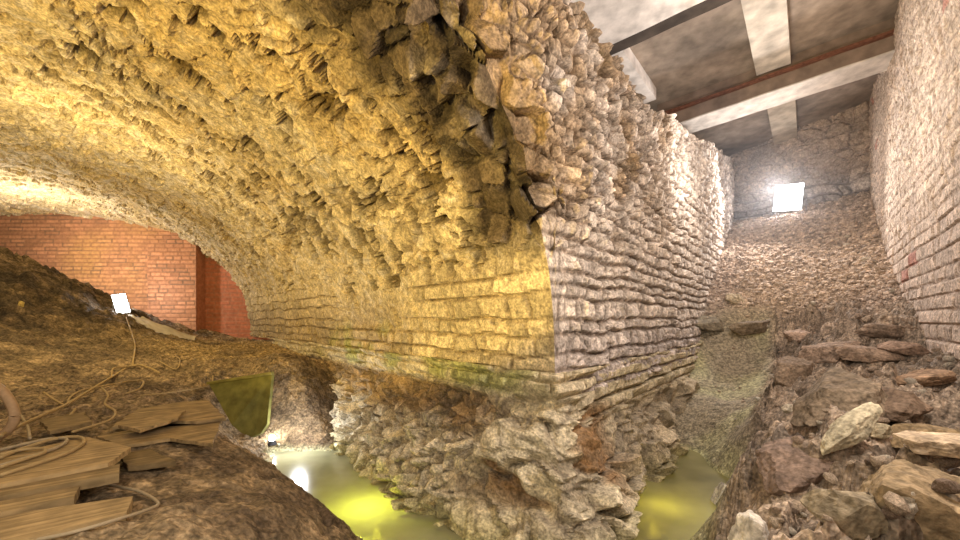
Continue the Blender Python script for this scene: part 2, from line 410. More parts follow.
# ---- the passage wall of the pier
def build_passage_wall():
    # arch edge height at negative t
    sm = np.linspace(0, 6.6, 6000); oo, zz = prof(sm)
    g0 = -(nw @ nv) / (nw @ av) * oo
    tpl = (np.outer(oo, nv) + np.outer(g0, av)) @ dp            # plane coordinate of the soffit edge (negative)
    se = np.arange(0.0185, 6.6, 0.0185); te = np.interp(se, sm, tpl); se = se[te > -3.0]; te = te[te > -3.0]
    t = np.concatenate([te[::-1], np.arange(0, 3.0, 0.0185), np.arange(3.0, 9.2, 0.03)])   # metres along dp
    arch = np.concatenate([np.interp(se, sm, zz)[::-1], np.zeros(len(t) - len(te))])
    zlow = np.where(t < 0, arch, -0.62)
    top = np.interp(t, [-3, 0, 0.8, 1.9, 2.6, 4.2, 6.4, 8.1, 8.7], [2.95, 2.52, 2.50, 2.56, 2.62, 2.93, 3.42, 3.82, 3.9]) + 0.10 * fbm(np.stack([t * 1.3, t * 0, t * 0], -1), 3, 2) + 0.05 * fbm(np.stack([t * 5, t * 0, t * 0], -1), 2, 6)
    top = np.maximum(top, zlow + 0.15)
    nvv = 250
    vv = np.linspace(0, 1, nvv)
    T = np.repeat(t[None], nvv, 0)
    Z = zlow[None] * (1 - vv[:, None]) + top[None] * vv[:, None]
    P = np.stack([COR[0] + dp[0] * T, COR[1] + dp[1] * T, Z], -1)
    # distance to the arch edge
    near = np.min(np.hypot(T[..., None] - tpl[None, None, ::120], Z[..., None] - zz[None, None, ::120]), -1)
    e = np.where(T < 0, np.minimum(near, Z - zlow[None]), near)
    e = np.maximum(e, 0); e[0, t < 0] = 0
    rag = np.exp(-(e / 0.30) ** 1.5); br = ring_break(P)
    up = sstep(0.5, 1.1, Z)
    fr, fe, fc = facet(P * np.array([5.0, 5.0, 5.0]) + 0.6 * fbm(P * 2.5, 2, 5)[..., None], 41, 1.2)
    m1, r1, r2, t1 = masonry(T, Z, 0.135, 0.20, 27, warp=0.05, hvar=0.30, lvar=0.45, edge=0.034)
    f2, e2, c2 = facet(np.stack([T * 6.5, Z * 6.5, T * 0], -1) + 0.8 * fbm(P * 3.5, 2, 9)[..., None], 63, 0.9)
    roughz = sstep(0.25, 1.3, Z) * sstep(5.0, 1.5, T)
    h = m1 * (0.030 + 0.032 * r1) + 0.035 * t1 * m1 + (0.028 + 0.050 * roughz) * f2 * e2 - (0.015 + 0.03 * roughz) * (1 - e2)
    h = h + 0.03 * fbm(P * 2, 3, 21) + 0.010 * fbm(P * 13, 3, 22)
    batter = 0.0
    low = sstep(0.15, -0.35, Z)
    h = h - 0.03 * low * 0
    hr = 0.15 * fr * fe + 0.09 * (fc - 0.5) - 0.05 * (1 - fe) + 0.05 * fbm(P * 6, 3, 212)
    wr = np.exp(-(e / (0.24 + 0.16 * fbm(P * 1.5, 2, 208))) ** 2) * up
    h = h * (1 - wr) + hr * wr
    so = np.where(T < 0, np.interp(-T, -tpl, sm), np.interp(Z, zz, sm)); n_o, n_z = prof_n(so)
    Nv3 = np.stack([nv[0] * n_o, nv[1] * n_o, n_z], -1)
    W3 = np.array([nw[0], nw[1], 0.0]); edge_dir = Nv3 + W3
    eh = 0.16 * fr * fe * sstep(0.35, 0.8, Z)
    Pd = P + W3 * (h * (1 - rag))[..., None] + edge_dir * (eh * rag)[..., None] - edge_dir * (br * rag)[..., None]
    # the top of the wall turns back over its thickness
    back = Pd[-1:] - W3 * np.linspace(0.05, 0.9, 8)[:, None, None]
    back[..., 2] += 0.10 * fbm(back * 2.5, 3, 88) - 0.02
    c = np.array([0.62, 0.54, 0.47]) * (0.78 + 0.40 * r1)[..., None]
    c = mixc(c, [0.22, 0.17, 0.13], np.clip(0.85 * (1 - m1) + (0.25 + 0.5 * roughz) * (1 - e2), 0, 1))
    c = c * (0.80 + 0.4 * c2)[..., None]
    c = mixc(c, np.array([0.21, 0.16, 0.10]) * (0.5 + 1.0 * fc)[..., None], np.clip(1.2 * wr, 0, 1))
    c = mixc(c, c * np.array([0.72, 0.62, 0.48]), np.clip(sstep(0.0, 0.4, fbm(P * 1.7, 3, 31) + 0.5 * np.exp(-(e / 0.7) ** 2)), 0, 1) * roughz)
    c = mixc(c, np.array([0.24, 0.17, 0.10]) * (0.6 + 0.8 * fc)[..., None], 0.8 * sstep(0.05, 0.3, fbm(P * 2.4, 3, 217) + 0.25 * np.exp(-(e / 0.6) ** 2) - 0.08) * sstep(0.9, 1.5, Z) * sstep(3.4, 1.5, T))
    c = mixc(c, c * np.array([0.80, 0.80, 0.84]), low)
    Pd = np.concatenate([Pd, back]); c = np.concatenate([c, np.repeat(c[-1:] * 0.9, 8, 0)])
    # the far end of the wall turns away
    ex = Pd[:, -1:, :] - W3 * np.linspace(0.06, 1.2, 10)[None, :, None]
    ex = ex + np.array([dp[0], dp[1], 0]) * (0.08 * fbm(ex * 3, 3, 14))[..., None]
    Pd = np.concatenate([Pd, ex], 1); c = np.concatenate([c, np.repeat(c[:, -1:], 10, 1)], 1)
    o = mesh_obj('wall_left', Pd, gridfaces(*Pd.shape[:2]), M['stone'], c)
    tag(o, 'tall grey rubble stone wall running from the pier corner to the lit slope', 'wall', kind='structure')
build_passage_wall()

# ---- rough footing under the pier
def build_footing():
    s = np.concatenate([np.arange(-7.6, -3.2, 0.035), np.arange(-3.2, 3.2, 0.017), np.arange(3.2, 6.0, 0.03)])
    z = np.linspace(-0.40, -2.0, 105)
    Z, S = np.meshgrid(z, s, indexing='ij')
    base = np.where(S[..., None] < 0, COR + av * np.abs(S)[..., None], COR + dp * S[..., None])
    w = sstep(-0.55, 0.55, S)
    nrm = nv * (1 - w)[..., None] + nw * w[..., None]
    nl = np.linalg.norm(nrm, axis=-1, keepdims=True); nrm = nrm / np.maximum(nl, 0.3)
    d = -0.55 - Z
    Lft = np.interp(np.abs(S), [0, 1.0, 2.8, 6, 8], [0.52, 0.66, 0.52, 0.3, 0.2])
    Rgt = np.interp(np.abs(S), [0, 1.0, 2.2, 4, 6], [0.52, 0.34, 0.30, 0.15, 0.1])
    amt = np.where(S < 0, Lft, Rgt)
    prf = np.interp(d, [-0.15, 0.0, 0.12, 0.35, 0.7, 1.05, 1.4], [0.03, 0.02, -0.04, 0.12, 0.55, 1.0, 1.15])
    cornerfix = np.exp(-(S / 0.8) ** 2)
    prf = prf * (1 - cornerfix) + cornerfix * np.interp(d, [-0.15, 0, 0.3, 0.7, 1.05, 1.4], [0.03, 0.10, 0.28, 0.65, 0.95, 1.1])
    P = np.empty(S.shape + (3,)); P[..., :2] = base + nrm * (amt * prf)[..., None]; P[..., 2] = Z
    corner = sstep(-0.95, -0.25, S)
    sc = np.where(corner[..., None] > 0.5, np.array([3.1, 3.1, 5.5]), np.array([7.5, 7.5, 7.5]))
    wq = P + 0.16 * np.stack([fbm(P * 2.2, 3, 3), fbm(P * 2.2, 3, 13), fbm(P * 2.2, 3, 24)], -1)
    f1, e1, c1 = facet(wq * np.array([1.5, 1.5, 3.6]) + 0.25 * fbm(P * 4, 2, 209)[..., None], 81, 1.3)
    f5, e5, c5 = facet((wq @ np.array([[0.94, 0, 0.34], [0, 1, 0], [-0.34, 0, 0.94]])) * np.array([5, 5, 14.0]), 83, 1.2)
    f2, e2, c2 = facet(wq * np.array([8.0, 8.0, 7.0]), 82, 1.3)
    m1, r1, r2, t1 = masonry(S, Z, 0.095, 0.22, 33, warp=0.03, hvar=0.4, edge=0.025)
    cours = sstep(0.12, -0.02, d + 0.05 * fbm(P * 3, 2, 7)) 
    rc = sstep(0.40, 0.20, d) * sstep(0.0, 0.5, S)               # broken courses on the passage side
    cours = np.maximum(cours, rc)
    hr = corner * (0.20 * f1 * e1 - 0.04 * (1 - e1) + 0.035 * f5 * e5) + (1 - corner) * (0.11 * f2 * e2 - 0.05 * (1 - e2))
    hr = hr + 0.05 * fbm(P * 3, 3, 17) + 0.014 * fbm(P * 12, 3, 19)
    hm = m1 * (0.02 + 0.08 * r1) + 0.05 * t1 * m1 - 0.05 * (1 - m1) * rc
    h = hr * (1 - cours) + hm * cours
    nn = np.concatenate([nrm, 0.35 * np.ones(S.shape + (1,))], -1)
    Pd = P + nn * h[..., None]
    ch = np.array([0.66, 0.58, 0.42])
    c = np.broadcast_to(ch, S.shape + (3,)) * (0.75 + 0.45 * (corner * c1 + (1 - corner) * c2))[..., None]
    c = mixc(c, [0.50, 0.42, 0.28], cours * 0.7)
    earth = (1 - corner) * sstep(0.04, 0.14, d) * sstep(0.62, 0.30, d + 0.18 * fbm(P * 2.5, 2, 44))
    c = mixc(c, np.array([0.25, 0.15, 0.06]) * (0.6 + 0.8 * c2)[..., None], 0.85 * earth)
    pocket = corner * sstep(0.04, 0.16, fbm(P * np.array([1.7, 1.7, 4.5]) + 3.1, 3, 58)) * sstep(0.1, 0.25, d) * sstep(0.95, 0.65, d) * sstep(1.1, 0.5, S)
    c = mixc(c, [0.22, 0.11, 0.035], 0.9 * pocket)
    Pd = Pd - nn * (0.07 * pocket)[..., None]
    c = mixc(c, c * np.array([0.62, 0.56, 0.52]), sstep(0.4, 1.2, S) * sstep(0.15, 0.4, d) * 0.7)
    c = mixc(c, [0.24, 0.20, 0.15], np.where(corner > 0.5, 0.75 * (1 - e1) + 0.35 * (1 - e5), 0.7 * (1 - e2)) * (1 - cours))
    moss = sstep(0.05, 0.4, fbm(P * 2.2, 3, 57)) * cours * sstep(0.2, -0.4, S)
    c = mixc(c, [0.27, 0.31, 0.06], 0.6 * moss)
    wet = sstep(-1.35, -1.6, Pd[..., 2])
    c = mixc(c, c * np.array([0.8, 0.82, 0.6]), wet)
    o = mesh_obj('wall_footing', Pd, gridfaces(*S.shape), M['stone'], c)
    tag(o, 'rough rock footing of the pier with pale boulders and orange earth above water', 'footing', kind='structure')
build_footing()

# ---- coursed block wall on the right
def plain_wall(name, A, B, z0, z1, nrm, ch, sl, seed, colf, m, res=0.02, warp=0.01, amp=0.02, label='', edge=0.014, hvar=0.1, lvar=0.2, rgh=0.012, zres=None, extra=None):
    A = np.array(A, float); B = np.array(B, float); Lw = np.linalg.norm(B - A); d = (B - A) / Lw
    u = np.arange(0, Lw + res, res) if np.isscalar(res) else res(Lw)
    v = np.arange(z0, z1, zres or (res if np.isscalar(res) else 0.018))
    Vv, U = np.meshgrid(v, u, indexing='ij')
    P = np.stack([A[0] + d[0] * U, A[1] + d[1] * U, Vv], -1)
    mm, r1, r2, t1 = masonry(U, Vv, ch, sl, seed, warp=warp, hvar=hvar, lvar=lvar, edge=edge)
    h = mm * (amp * (0.6 + 0.8 * r1)) + amp * t1 * mm + rgh * fbm(P * 9, 3, seed) + 2 * rgh * fbm(P * 1.3, 3, seed + 1)
    if extra is not None: h = h + extra(U, Vv, P, mm)
    P = P + np.array([nrm[0], nrm[1], 0]) * h[..., None]
    c = colf(P, mm, r1, r2, U, Vv)
    o = mesh_obj(name, P, gridfaces(*U.shape), m, c)
    tag(o, label, 'wall', kind='structure')
    return o

def col_right(P, mm, r1, r2, U, V):
    c = np.array([0.58, 0.47, 0.39]) * (0.80 + 0.36 * r1)[..., None]
    c = mixc(c, [0.24, 0.17, 0.125], 0.75 * (1 - mm))
    up = sstep(0.6, 2.2, V) * sstep(-0.2, 0.35, fbm(P * 0.8, 3, 91) + 0.15)
    c = mixc(c, np.array([0.60, 0.50, 0.40]) * (0.9 + 0.2 * r1)[..., None], 0.55 * up * mm)
    c = mixc(c, [0.36, 0.12, 0.09], (r2 > 0.996) * 0.7)
    return c
def right_extra(U, V, P, mm):
    up = sstep(0.6, 2.2, V)
    f, e, _ = facet(np.stack([U * 7, V * 8, U * 0], -1), 17, 1.0)
    return up * (0.020 * f * e - 0.008 * mm + 0.002)
RB = np.array([8.15, (8.15 - CR) / K]); RA = np.array([CR - K * 0.8, -0.8])
plain_wall('wall_right', RA, RB, -1.2, 4.75, -nw, 0.142, 0.27, 44, col_right, M['stone'], res=0.02, warp=0.018, amp=0.016,
           label='pale coursed block wall on the side of the passage with rocks', edge=0.024, extra=right_extra, hvar=0.15, lvar=0.34)

# ---- far wall of the passage
def col_back(P, mm, r1, r2, U, V):
    c = np.array([0.38, 0.34, 0.325]) * (0.72 + 0.5 * r1)[..., None]
    c = mixc(c, [0.12, 0.095, 0.08], 0.75 * (1 - mm))
    c = c * (1 + 0.5 * fbm(P * 2.2, 3, 210))[..., None]
    c = mixc(c, np.array([0.42, 0.33, 0.26]) * (0.8 + 0.4 * r1)[..., None], sstep(0.9, 1.8, U) * sstep(2.8, 3.3, V))
    return c
bn = np.array([-2.0, -1.5]); bn /= np.linalg.norm(bn)
plain_wall('wall_back', (5.15, 12.0), (8.45, 7.6), 1.2, 4.75, bn, 0.21, 0.40, 45, col_back, M['stone'], res=0.02, warp=0.12, amp=0.07, extra=lambda U, V, P, mm: 0.09 * (lambda q: q[0] * q[1])(facet(P * 4.2, 211, 1.3)),
           label='rubble stone end wall of the passage behind the lit floodlight', edge=0.03, hvar=0.4, lvar=0.4, rgh=0.02)

# ---- brick end wall of the vault
def col_brick(P, mm, r1, r2, U, V):
    c = np.array([0.50, 0.245, 0.14]) * (0.78 + 0.40 * r1)[..., None]
    c = mixc(c, [0.54, 0.31, 0.12], sstep(-0.1, 0.5, fbm(P * 0.7, 3, 95)) * 0.7)
    c = mixc(c, [0.27, 0.14, 0.085], 0.75 * (1 - mm))
    c = mixc(c, [0.20, 0.13, 0.09], 0.9 * (1 - mm) * (r2 > 0.8))
    return c
def col_brick2(P, mm, r1, r2, U, V):
    c = np.array([0.47, 0.17, 0.10]) * (0.85 + 0.28 * r1)[..., None]
    return mixc(c, [0.36, 0.19, 0.13], 0.7 * (1 - mm))
YE = 10.2
xs = (199 - 480) / F * YE
xp = (153 - 480) / F * (YE - 0)
plain_wall('wall_end', (-15.5, YE), (xp, YE), -0.9, 3.4, (0, -1), 0.10, 0.30, 51, col_brick, M['brick'], res=0.03, warp=0.004, amp=0.006,
           label='orange brick wall closing the vault behind the earth mound', edge=0.028, hvar=0.03, lvar=0.1, rgh=0.004, zres=0.016)
plain_wall('wall_pilaster', (xp - 0.03, YE - 0.12), (xs, YE - 0.12), -0.9, 3.4, (0, -1), 0.105, 0.26, 52, col_brick, M['brick'], res=0.02, warp=0.004, amp=0.012,
           label='brick pilaster with open joints beside the white floodlight', edge=0.030, hvar=0.03, lvar=0.1, rgh=0.004, zres=0.016)
plain_wall('wall_end_recess', (xs - 0.05, YE + 0.25), (-4.2, YE + 0.25), -0.9, 3.4, (0, -1), 0.105, 0.28, 53, col_brick2, M['brick'], res=0.02, warp=0.004, amp=0.008,
           label='recessed darker red brick wall between pilaster and vault foot', edge=0.030, hvar=0.03, lvar=0.1, rgh=0.004, zres=0.016)
for nm, x, n in (('trim_1', xs, 1), ('trim_2', xp - 0.03, -1)):
    v = np.arange(-0.9, 3.4, 0.03); yy = np.linspace(YE - 0.115, YE + 0.27, 8)
    Z, Yg = np.meshgrid(v, yy, indexing='ij')
    P = np.stack([np.full_like(Z, x), Yg, Z], -1)
    o = mesh_obj(nm, P, gridfaces(*Z.shape), M['brick'], np.broadcast_to(np.array([0.40, 0.17, 0.10]), Z.shape + (3,)))
    tag(o, 'side of the brick pilaster', 'wall', kind='structure')

# ------------------------------------------------------------------ ground
def tps(pts):
    p = np.array(pts, float); n = len(p)
    def U(r2): return 0.5 * r2 * np.log(r2 + 1e-9)
    r2 = ((p[:, None, :2] - p[None, :, :2]) ** 2).sum(-1)
    A = np.zeros((n + 3, n + 3)); A[:n, :n] = U(r2) + np.eye(n) * 0.004
    A[:n, n] = 1; A[:n, n + 1:] = p[:, :2]; A[n, :n] = 1; A[n + 1:, :n] = p[:, :2].T
    w = np.linalg.solve(A, np.concatenate([p[:, 2], [0, 0, 0]]))
    def f(x, y):
        x = np.asarray(x, float); y = np.asarray(y, float); s = w[n] + w[n + 1] * x + w[n + 2] * y
        for i in range(n): s = s + w[i] * U((x - p[i, 0]) ** 2 + (y - p[i, 1]) ** 2)
        return s
    return f
LPTS = [pt(0, 253, 7.0), pt(60, 280, 7.2), pt(110, 311, 7.5), pt(160, 331, 8.0), (-9, 8.8, 0.75), (-8, 9.6, 0.1), (-7, 10.2, -0.3), (-10, 10.2, 0.35),
        (-13, 10, 1.0), (-12.5, 7, 1.75), (-9.5, 5, 1.0), (-14.5, 5, 1.8), (-14, 12, 1), (-4, 12, -0.5),
        pt(0, 320, 5.7), pt(60, 338, 5.7), pt(120, 358, 5.5), pt(0, 385, 4.1), pt(60, 393, 4.0), pt(130, 382, 4.7), pt(180, 363, 5.9),
        pt(200, 340, 9.5), pt(260, 342, 9.0), pt(240, 352, 7.2), pt(300, 360, 6.8), pt(270, 369, 5.45), pt(212, 381, 5.15), pt(330, 364, 6.4),
        pt(240, 368, 5.6), pt(240, 428, 5.1), pt(250, 438, 4.8), pt(225, 436, 4.6), pt(272, 446, 4.95), pt(310, 440, 5.0), pt(320, 400, 5.5), pt(300, 395, 5.35), pt(340, 440, 5.1),
        (-2.0, 1.4, -0.86), pt(100, 480, 2.12), pt(200, 425, 3.25), pt(120, 430, 3.1), pt(0, 450, 2.62), pt(190, 400, 4.2), pt(0, 420, 3.2),
        pt(200, 500, 2.06), pt(280, 490, 2.45), pt(200, 540, 1.6), pt(272, 530, 1.95), pt(290, 518, 2.12), pt(240, 455, 3.4), pt(298, 487, 2.6), pt(272, 468, 3.2),
        (-1.05, 3.3, -1.8), (-2.0, 4.55, -1.78), (-1.4, 4.0, -1.95), (-0.5, 3.0, -1.9), (-0.3, 2.2, -1.88), (0.3, 2.5, -1.92), (0.2, 1.2, -1.9), (0.3, 0, -1.9),
        (-1.05, 1.2, -1.05), (-0.3, 1.0, -1.8), (-1.5, 0.7, -0.9), (-2.5, 0.8, -0.82), (-4, 2, -0.72), (-5.2, 3, -0.55), (-6.5, 4, -0.1), (-8.5, 3.5, 0.6), (-6, 1, -0.3), (-3, -1, -0.8),
        (-0.8, 5.6, -1.7), (-0.5, 4.4, -1.9), (-1.9, 7.0, -0.8), (0.8, 4, -1.9), (-1.9, 5.45, -1.5)]
fl = tps(LPTS)
def cp(c, Y, z): return (c + K * Y, Y, z)
RPTS = [cp(-1.9, 7.38, .37), cp(-1.9, 9.5, 2.14), cp(-1.9, 10.6, 2.45), cp(-1.9, 6.85, -.38), cp(-1.28, 4.8, -1.60), pt(740, 400, 5.5), pt(715, 400, 5.5), pt(760, 345, 6.6),
        pt(720, 312, 7.1), pt(765, 325, 6.7), pt(800, 260, 7.6), pt(800, 210, 9.0), pt(850, 300, 5.9), pt(870, 240, 7.0), pt(737, 224, 10.0), pt(870, 193, 8.15), cp(1.6, 8.6, 2.8),
        pt(905, 300, 5.26), pt(955, 366, 3.47), pt(925, 336, 4.5), cp(1.4, 2.5, -.48), cp(1.4, 1.2, -.55), cp(.4, 2.5, -.71), cp(.4, 1.4, -.76), cp(-.42, 2.6, -.98), cp(-.36, 1.6, -1.02),
        cp(-.46, 3.3, -.97), cp(-.80, 2.6, -1.82), cp(-.82, 3.3, -1.80), cp(-.78, 1.6, -1.9), cp(-.92, 0.6, -1.85), cp(.2, 3.8, -.70), cp(0, 4.8, -.5), cp(-.62, 4.1, -1.12), cp(-.88, 4.0, -1.80),
        cp(-1.3, 4.0, -1.82), cp(-1.3, 3, -1.86), cp(-1.9, 4.4, -1.8), cp(-1.9, 5.6, -1.2), cp(-1.3, 1.5, -1.9), cp(-.4, .5, -1.05), cp(.8, 0, -.7), cp(.7, 4.2, -.42), cp(.9, 4.9, -.05)]
fr_ = tps(RPTS)

def left_rel(x, y):
    z = fl(x, y)
    P = np.stack([x, y, z], -1)
    moundw = sstep(-0.65, 0.1, z)
    flat = sstep(5.6, 7.5, y) * (1 - moundw)
    f, e, c = facet(P * np.array([7, 7, 7.0]) + 0.6 * fbm(P * 2.4, 2, 3)[..., None], 101, 1.1)
    h = 0.022 * (lambda q: q[0] * q[1])(facet(P * 17.0, 214, 1.2)) + 0.026 * f * e * (1 - 0.5 * flat) + 0.05 * fbm(P * np.array([1.6, 1.6, 1.6]), 4, 7) * (1 - 0.3 * flat) + 0.035 * fbm(P * 8, 4, 9)
    fm, em, cm = facet(P * np.array([3.4, 3.4, 3.4]) + 0.7 * fbm(P * 2.4, 3, 218)[..., None], 219, 1.1)
    h = h + moundw * (0.12 * fbm(P * np.array([1.7, 1.7, 3.0]), 4, 10) + 0.10 * fm * em + 0.07 * fbm(P * 6, 3, 220))
    pl = np.exp(-(((x + 2.3) / 1.0) ** 2 + ((y - 2.2) / 0.8) ** 2))
    h = h * (1 - 0.75 * pl)
    return z + h, (z, moundw, flat, e, c, em)

def right_rel(x, y):
    z = fr_(x, y); c_ = x - K * y
    P = np.stack([x, y, z], -1)
    rub = sstep(-0.1, 0.45, z + 0.2 * fbm(P * 2, 2, 81))                 # gravel slope
    bank = sstep(-0.75, -0.45, c_) * (1 - rub)                         # rocky bank
    f, e, c = facet(P * np.array([3.2, 3.2, 3.2]) + 0.5 * fbm(P * 2, 2, 4)[..., None], 111, 1.2)
    f2, e2, c2 = facet(P * np.array([13, 13, 13.0]), 112, 1.2)
    h = bank * (0.17 * f * e - 0.03 * (1 - e)) + rub * (0.05 * f2 * e2) + 0.05 * fbm(P * 2, 4, 5) + 0.03 * fbm(P * 8, 3, 6)
    h = h + bank * 0.05 * f2 * e2
    # ledge across the foot of the gravel
    lg = sstep(0.05, -0.1, np.abs(z + 0.05) - 0.22)
    h = h + 0.10 * lg * (f * e)
    return z + h, (z, rub, bank, e, c, e2, c2, c_)

def vault_side(x, y): return (x - COR[0]) * nv[0] + (y - COR[1]) * nv[1]   # >0 inside the vault

def build_left_ground():
    x = np.concatenate([np.arange(-14.5, -9, 0.06), np.arange(-9, -5, 0.03), np.arange(-5, 1.0, 0.022)])
    y = np.concatenate([np.arange(-1.0, 1.2, 0.06), np.arange(1.2, 5.6, 0.022), np.arange(5.6, 10.8, 0.032)])
    Yg, X = np.meshgrid(y, x, indexing='ij')
    Z, (z, mw, flat, e, c, em) = left_rel(X, Yg)
    P = np.stack([X, Yg, Z], -1)
    col = np.array([0.25, 0.18, 0.105]) * (0.65 + 0.8 * c)[..., None]
    col = mixc(col, np.array([0.095, 0.066, 0.042]), sstep(-0.05, 0.35, fbm(P * 2.6, 4, 120)) * 0.75)
    col = mixc(col, np.array([0.23, 0.175, 0.105]) * (0.8 + 0.4 * c)[..., None], mw * sstep(0.0, 0.4, fbm(P * np.array([2.5, 2.5, 4]), 3, 121)) * 0.5)
    col = mixc(col, np.array([0.085, 0.065, 0.048]), mw * sstep(-0.1, 0.3, fbm(P * np.array([5, 5, 8.0]), 4, 221)) * 0.8)
    col = mixc(col, np.array([0.42, 0.30, 0.15]) * (0.85 + 0.3 * c)[..., None], flat * sstep(-0.3, 0.1, fbm(P * 1.4, 3, 122) + 0.15))
    col = mixc(col, col * 0.7, (1 - e) * 0.8)
    col = mixc(col, col * np.array([0.72, 0.70, 0.70]), mw)
    col = mixc(col, col * 0.45, mw * (1 - em))
    bed = sstep(WATER + 0.08, WATER - 0.03, Z)
    col = mixc(col, [0.50, 0.50, 0.30], bed)
    col = mixc(col, col * np.array([0.55, 0.5, 0.45]), sstep(WATER + 0.25, WATER + 0.02, Z) * (1 - bed))
    V = P.reshape(-1, 3); Fc = gridfaces(*X.shape); cc = col.reshape(-1, 3)
    mid = V[Fc].mean(1)
    inside = (vault_side(mid[:, 0], mid[:, 1]) > -0.6) & (mid[:, 0] - K * mid[:, 1] < 1.0)
    mound = ((z.reshape(-1)[Fc].mean(1) > -0.62 + 0.12 * fbm(mid * 1.5, 2, 5)) & (mid[:, 0] < -3.9 - 0.45 * (mid[:, 1] - 5.2)) & (mid[:, 1] > 2.0))
    pool = (V[Fc][:, :, 2].max(1) < WATER - 0.02)
    o = patch('floor', V, Fc, cc, M['earth'], inside & ~mound & ~pool)
    tag(o, 'dark trampled earth floor of the vault around boards and cables', 'ground', kind='structure')
    o = patch('earth_mound', V, Fc, cc, M['earth'], inside & mound)
    tag(o, 'large dark earth mound in front of the orange brick wall', 'earth mound', kind='stuff')
    o = patch('floor_pool_bed', V, Fc, cc, M['earth'], inside & pool)
    tag(o, 'pale silt bed under the pool beside the pier footing', 'pool bed', kind='structure')
build_left_ground()

def build_right_ground():
    yy = np.concatenate([np.arange(-0.6, 1.0, 0.05), np.arange(1.0, 5.5, 0.02), np.arange(5.5, 11.6, 0.03)])
    cs = np.arange(CL - 0.5, CR + 0.22, 0.02)
    Yg, Cg = np.meshgrid(yy, cs, indexing='ij'); X = Cg + K * Yg
    Z, (z, rub, bank, e, c, e2, c2, c_) = right_rel(X, Yg)
    P = np.stack([X, Yg, Z], -1)
    mud = np.clip(1 - rub - bank, 0, 1)
    col = np.array([0.20, 0.155, 0.105]) * (0.75 + 0.5 * c2)[..., None]
    colr = np.array([0.45, 0.35, 0.275]) * (0.55 + 0.85 * c2)[..., None]
    colb = np.array([0.315, 0.245, 0.185]) * (0.65 + 0.75 * c)[..., None]
    colb = mixc(colb, np.array([0.30, 0.25, 0.21]), sstep(0.1, 0.5, fbm(P * 2.4, 3, 131)) * 0.7)
    colm = mixc(np.broadcast_to(np.array([0.30, 0.255, 0.18]), P.shape), [0.40, 0.375, 0.22], sstep(-0.2, 0.4, fbm(P * 1.7, 3, 132) + 0.25 * (-0.9 - Z)))
    col = colr * rub[..., None] + colb * bank[..., None] + colm * mud[..., None]
    col = mixc(col, col * 0.6, (1 - e) * bank * 0.8 + (1 - e2) * 0.5 * rub)
    bed = sstep(WATER + 0.06, WATER - 0.03, Z)
    col = mixc(col, [0.48, 0.48, 0.24], bed)
    V = P.reshape(-1, 3); Fc = gridfaces(*X.shape); cc = col.reshape(-1, 3)
    rb = rub.reshape(-1)[Fc].mean(1) > 0.5; bk = (bank.reshape(-1)[Fc].mean(1) > 0.5) & ~rb
    mx_ = V[Fc].mean(1); ahead = mx_[:, 1] < 12
    pool = (V[Fc][:, :, 2].max(1) < WATER - 0.02)
    o = patch('gravel_slope', V, Fc, cc, M['rock'], rb & ahead)
    tag(o, 'steep slope of brown gravel and rubble climbing to the square floodlight', 'gravel slope', kind='stuff')
    o = patch('floor_bank', V, Fc, cc, M['earth'], bk)
    tag(o, 'rocky brown earth bank along the foot of the block wall', 'bank', kind='structure')
    o = patch('floor_mud', V, Fc, cc, M['earth'], ~rb & ~bk & ~pool)
    tag(o, 'greenish mud slope above the pool in the passage', 'mud slope', kind='structure')
    o = patch('floor_passage_bed', V, Fc, cc, M['earth'], ~rb & ~bk & pool)
    tag(o, 'silt bed under the pool in the passage', 'pool bed', kind='structure')
build_right_ground()

def gz(x, y, side):
    f = left_rel if side == 'L' else right_rel
    return float(f(np.array([[x]]), np.array([[y]]))[0][0, 0])
def hit(px, py, side, y0=1.0, y1=11.0):
    """where the sight line of a pixel meets the ground"""
    Y = np.arange(y0, y1, 0.01)[None]; x = (px - 480) / F * Y; z = (HZ - py) / F * Y
    g = (left_rel if side == 'L' else right_rel)(x, Y)[0]
    k = np.argmax(g[0] > z[0])
    return Vector((float(x[0, k]), float(Y[0, k]), float(g[0, k])))

# ---- water
def pool(name, pts, label, m='water'):
    bm = bmesh.new(); bm.faces.new([bm.verts.new((x, y, WATER)) for x, y in pts])
    o = bm_obj(name, bm, M[m]); tag(o, label, 'pool of water', kind='thing')
pool('water_pool', [(-0.45, 1.2), (0.12, 1.2), (0.35, 2.6), (0.30, 3.2), (-0.6, 4.2), (-1.8, 5.6), (-2.6, 5.6), (-3.1, 5.0), (-2.7, 4.0), (-1.3, 2.6)],
     'shallow murky pool glowing yellow green beside the white stones of the pier')
pool('water_pool', [(0.16, 1.2), (0.40, 2.6), (0.9, 3.2), (2.0, 4.4), (2.3, 5.0), (3.6, 5.0), (3.2, 4.2), (1.6, 2.2), (0.75, 1.2)],
     'narrow murky olive pool below the mud slope in the passage', 'water_olive')

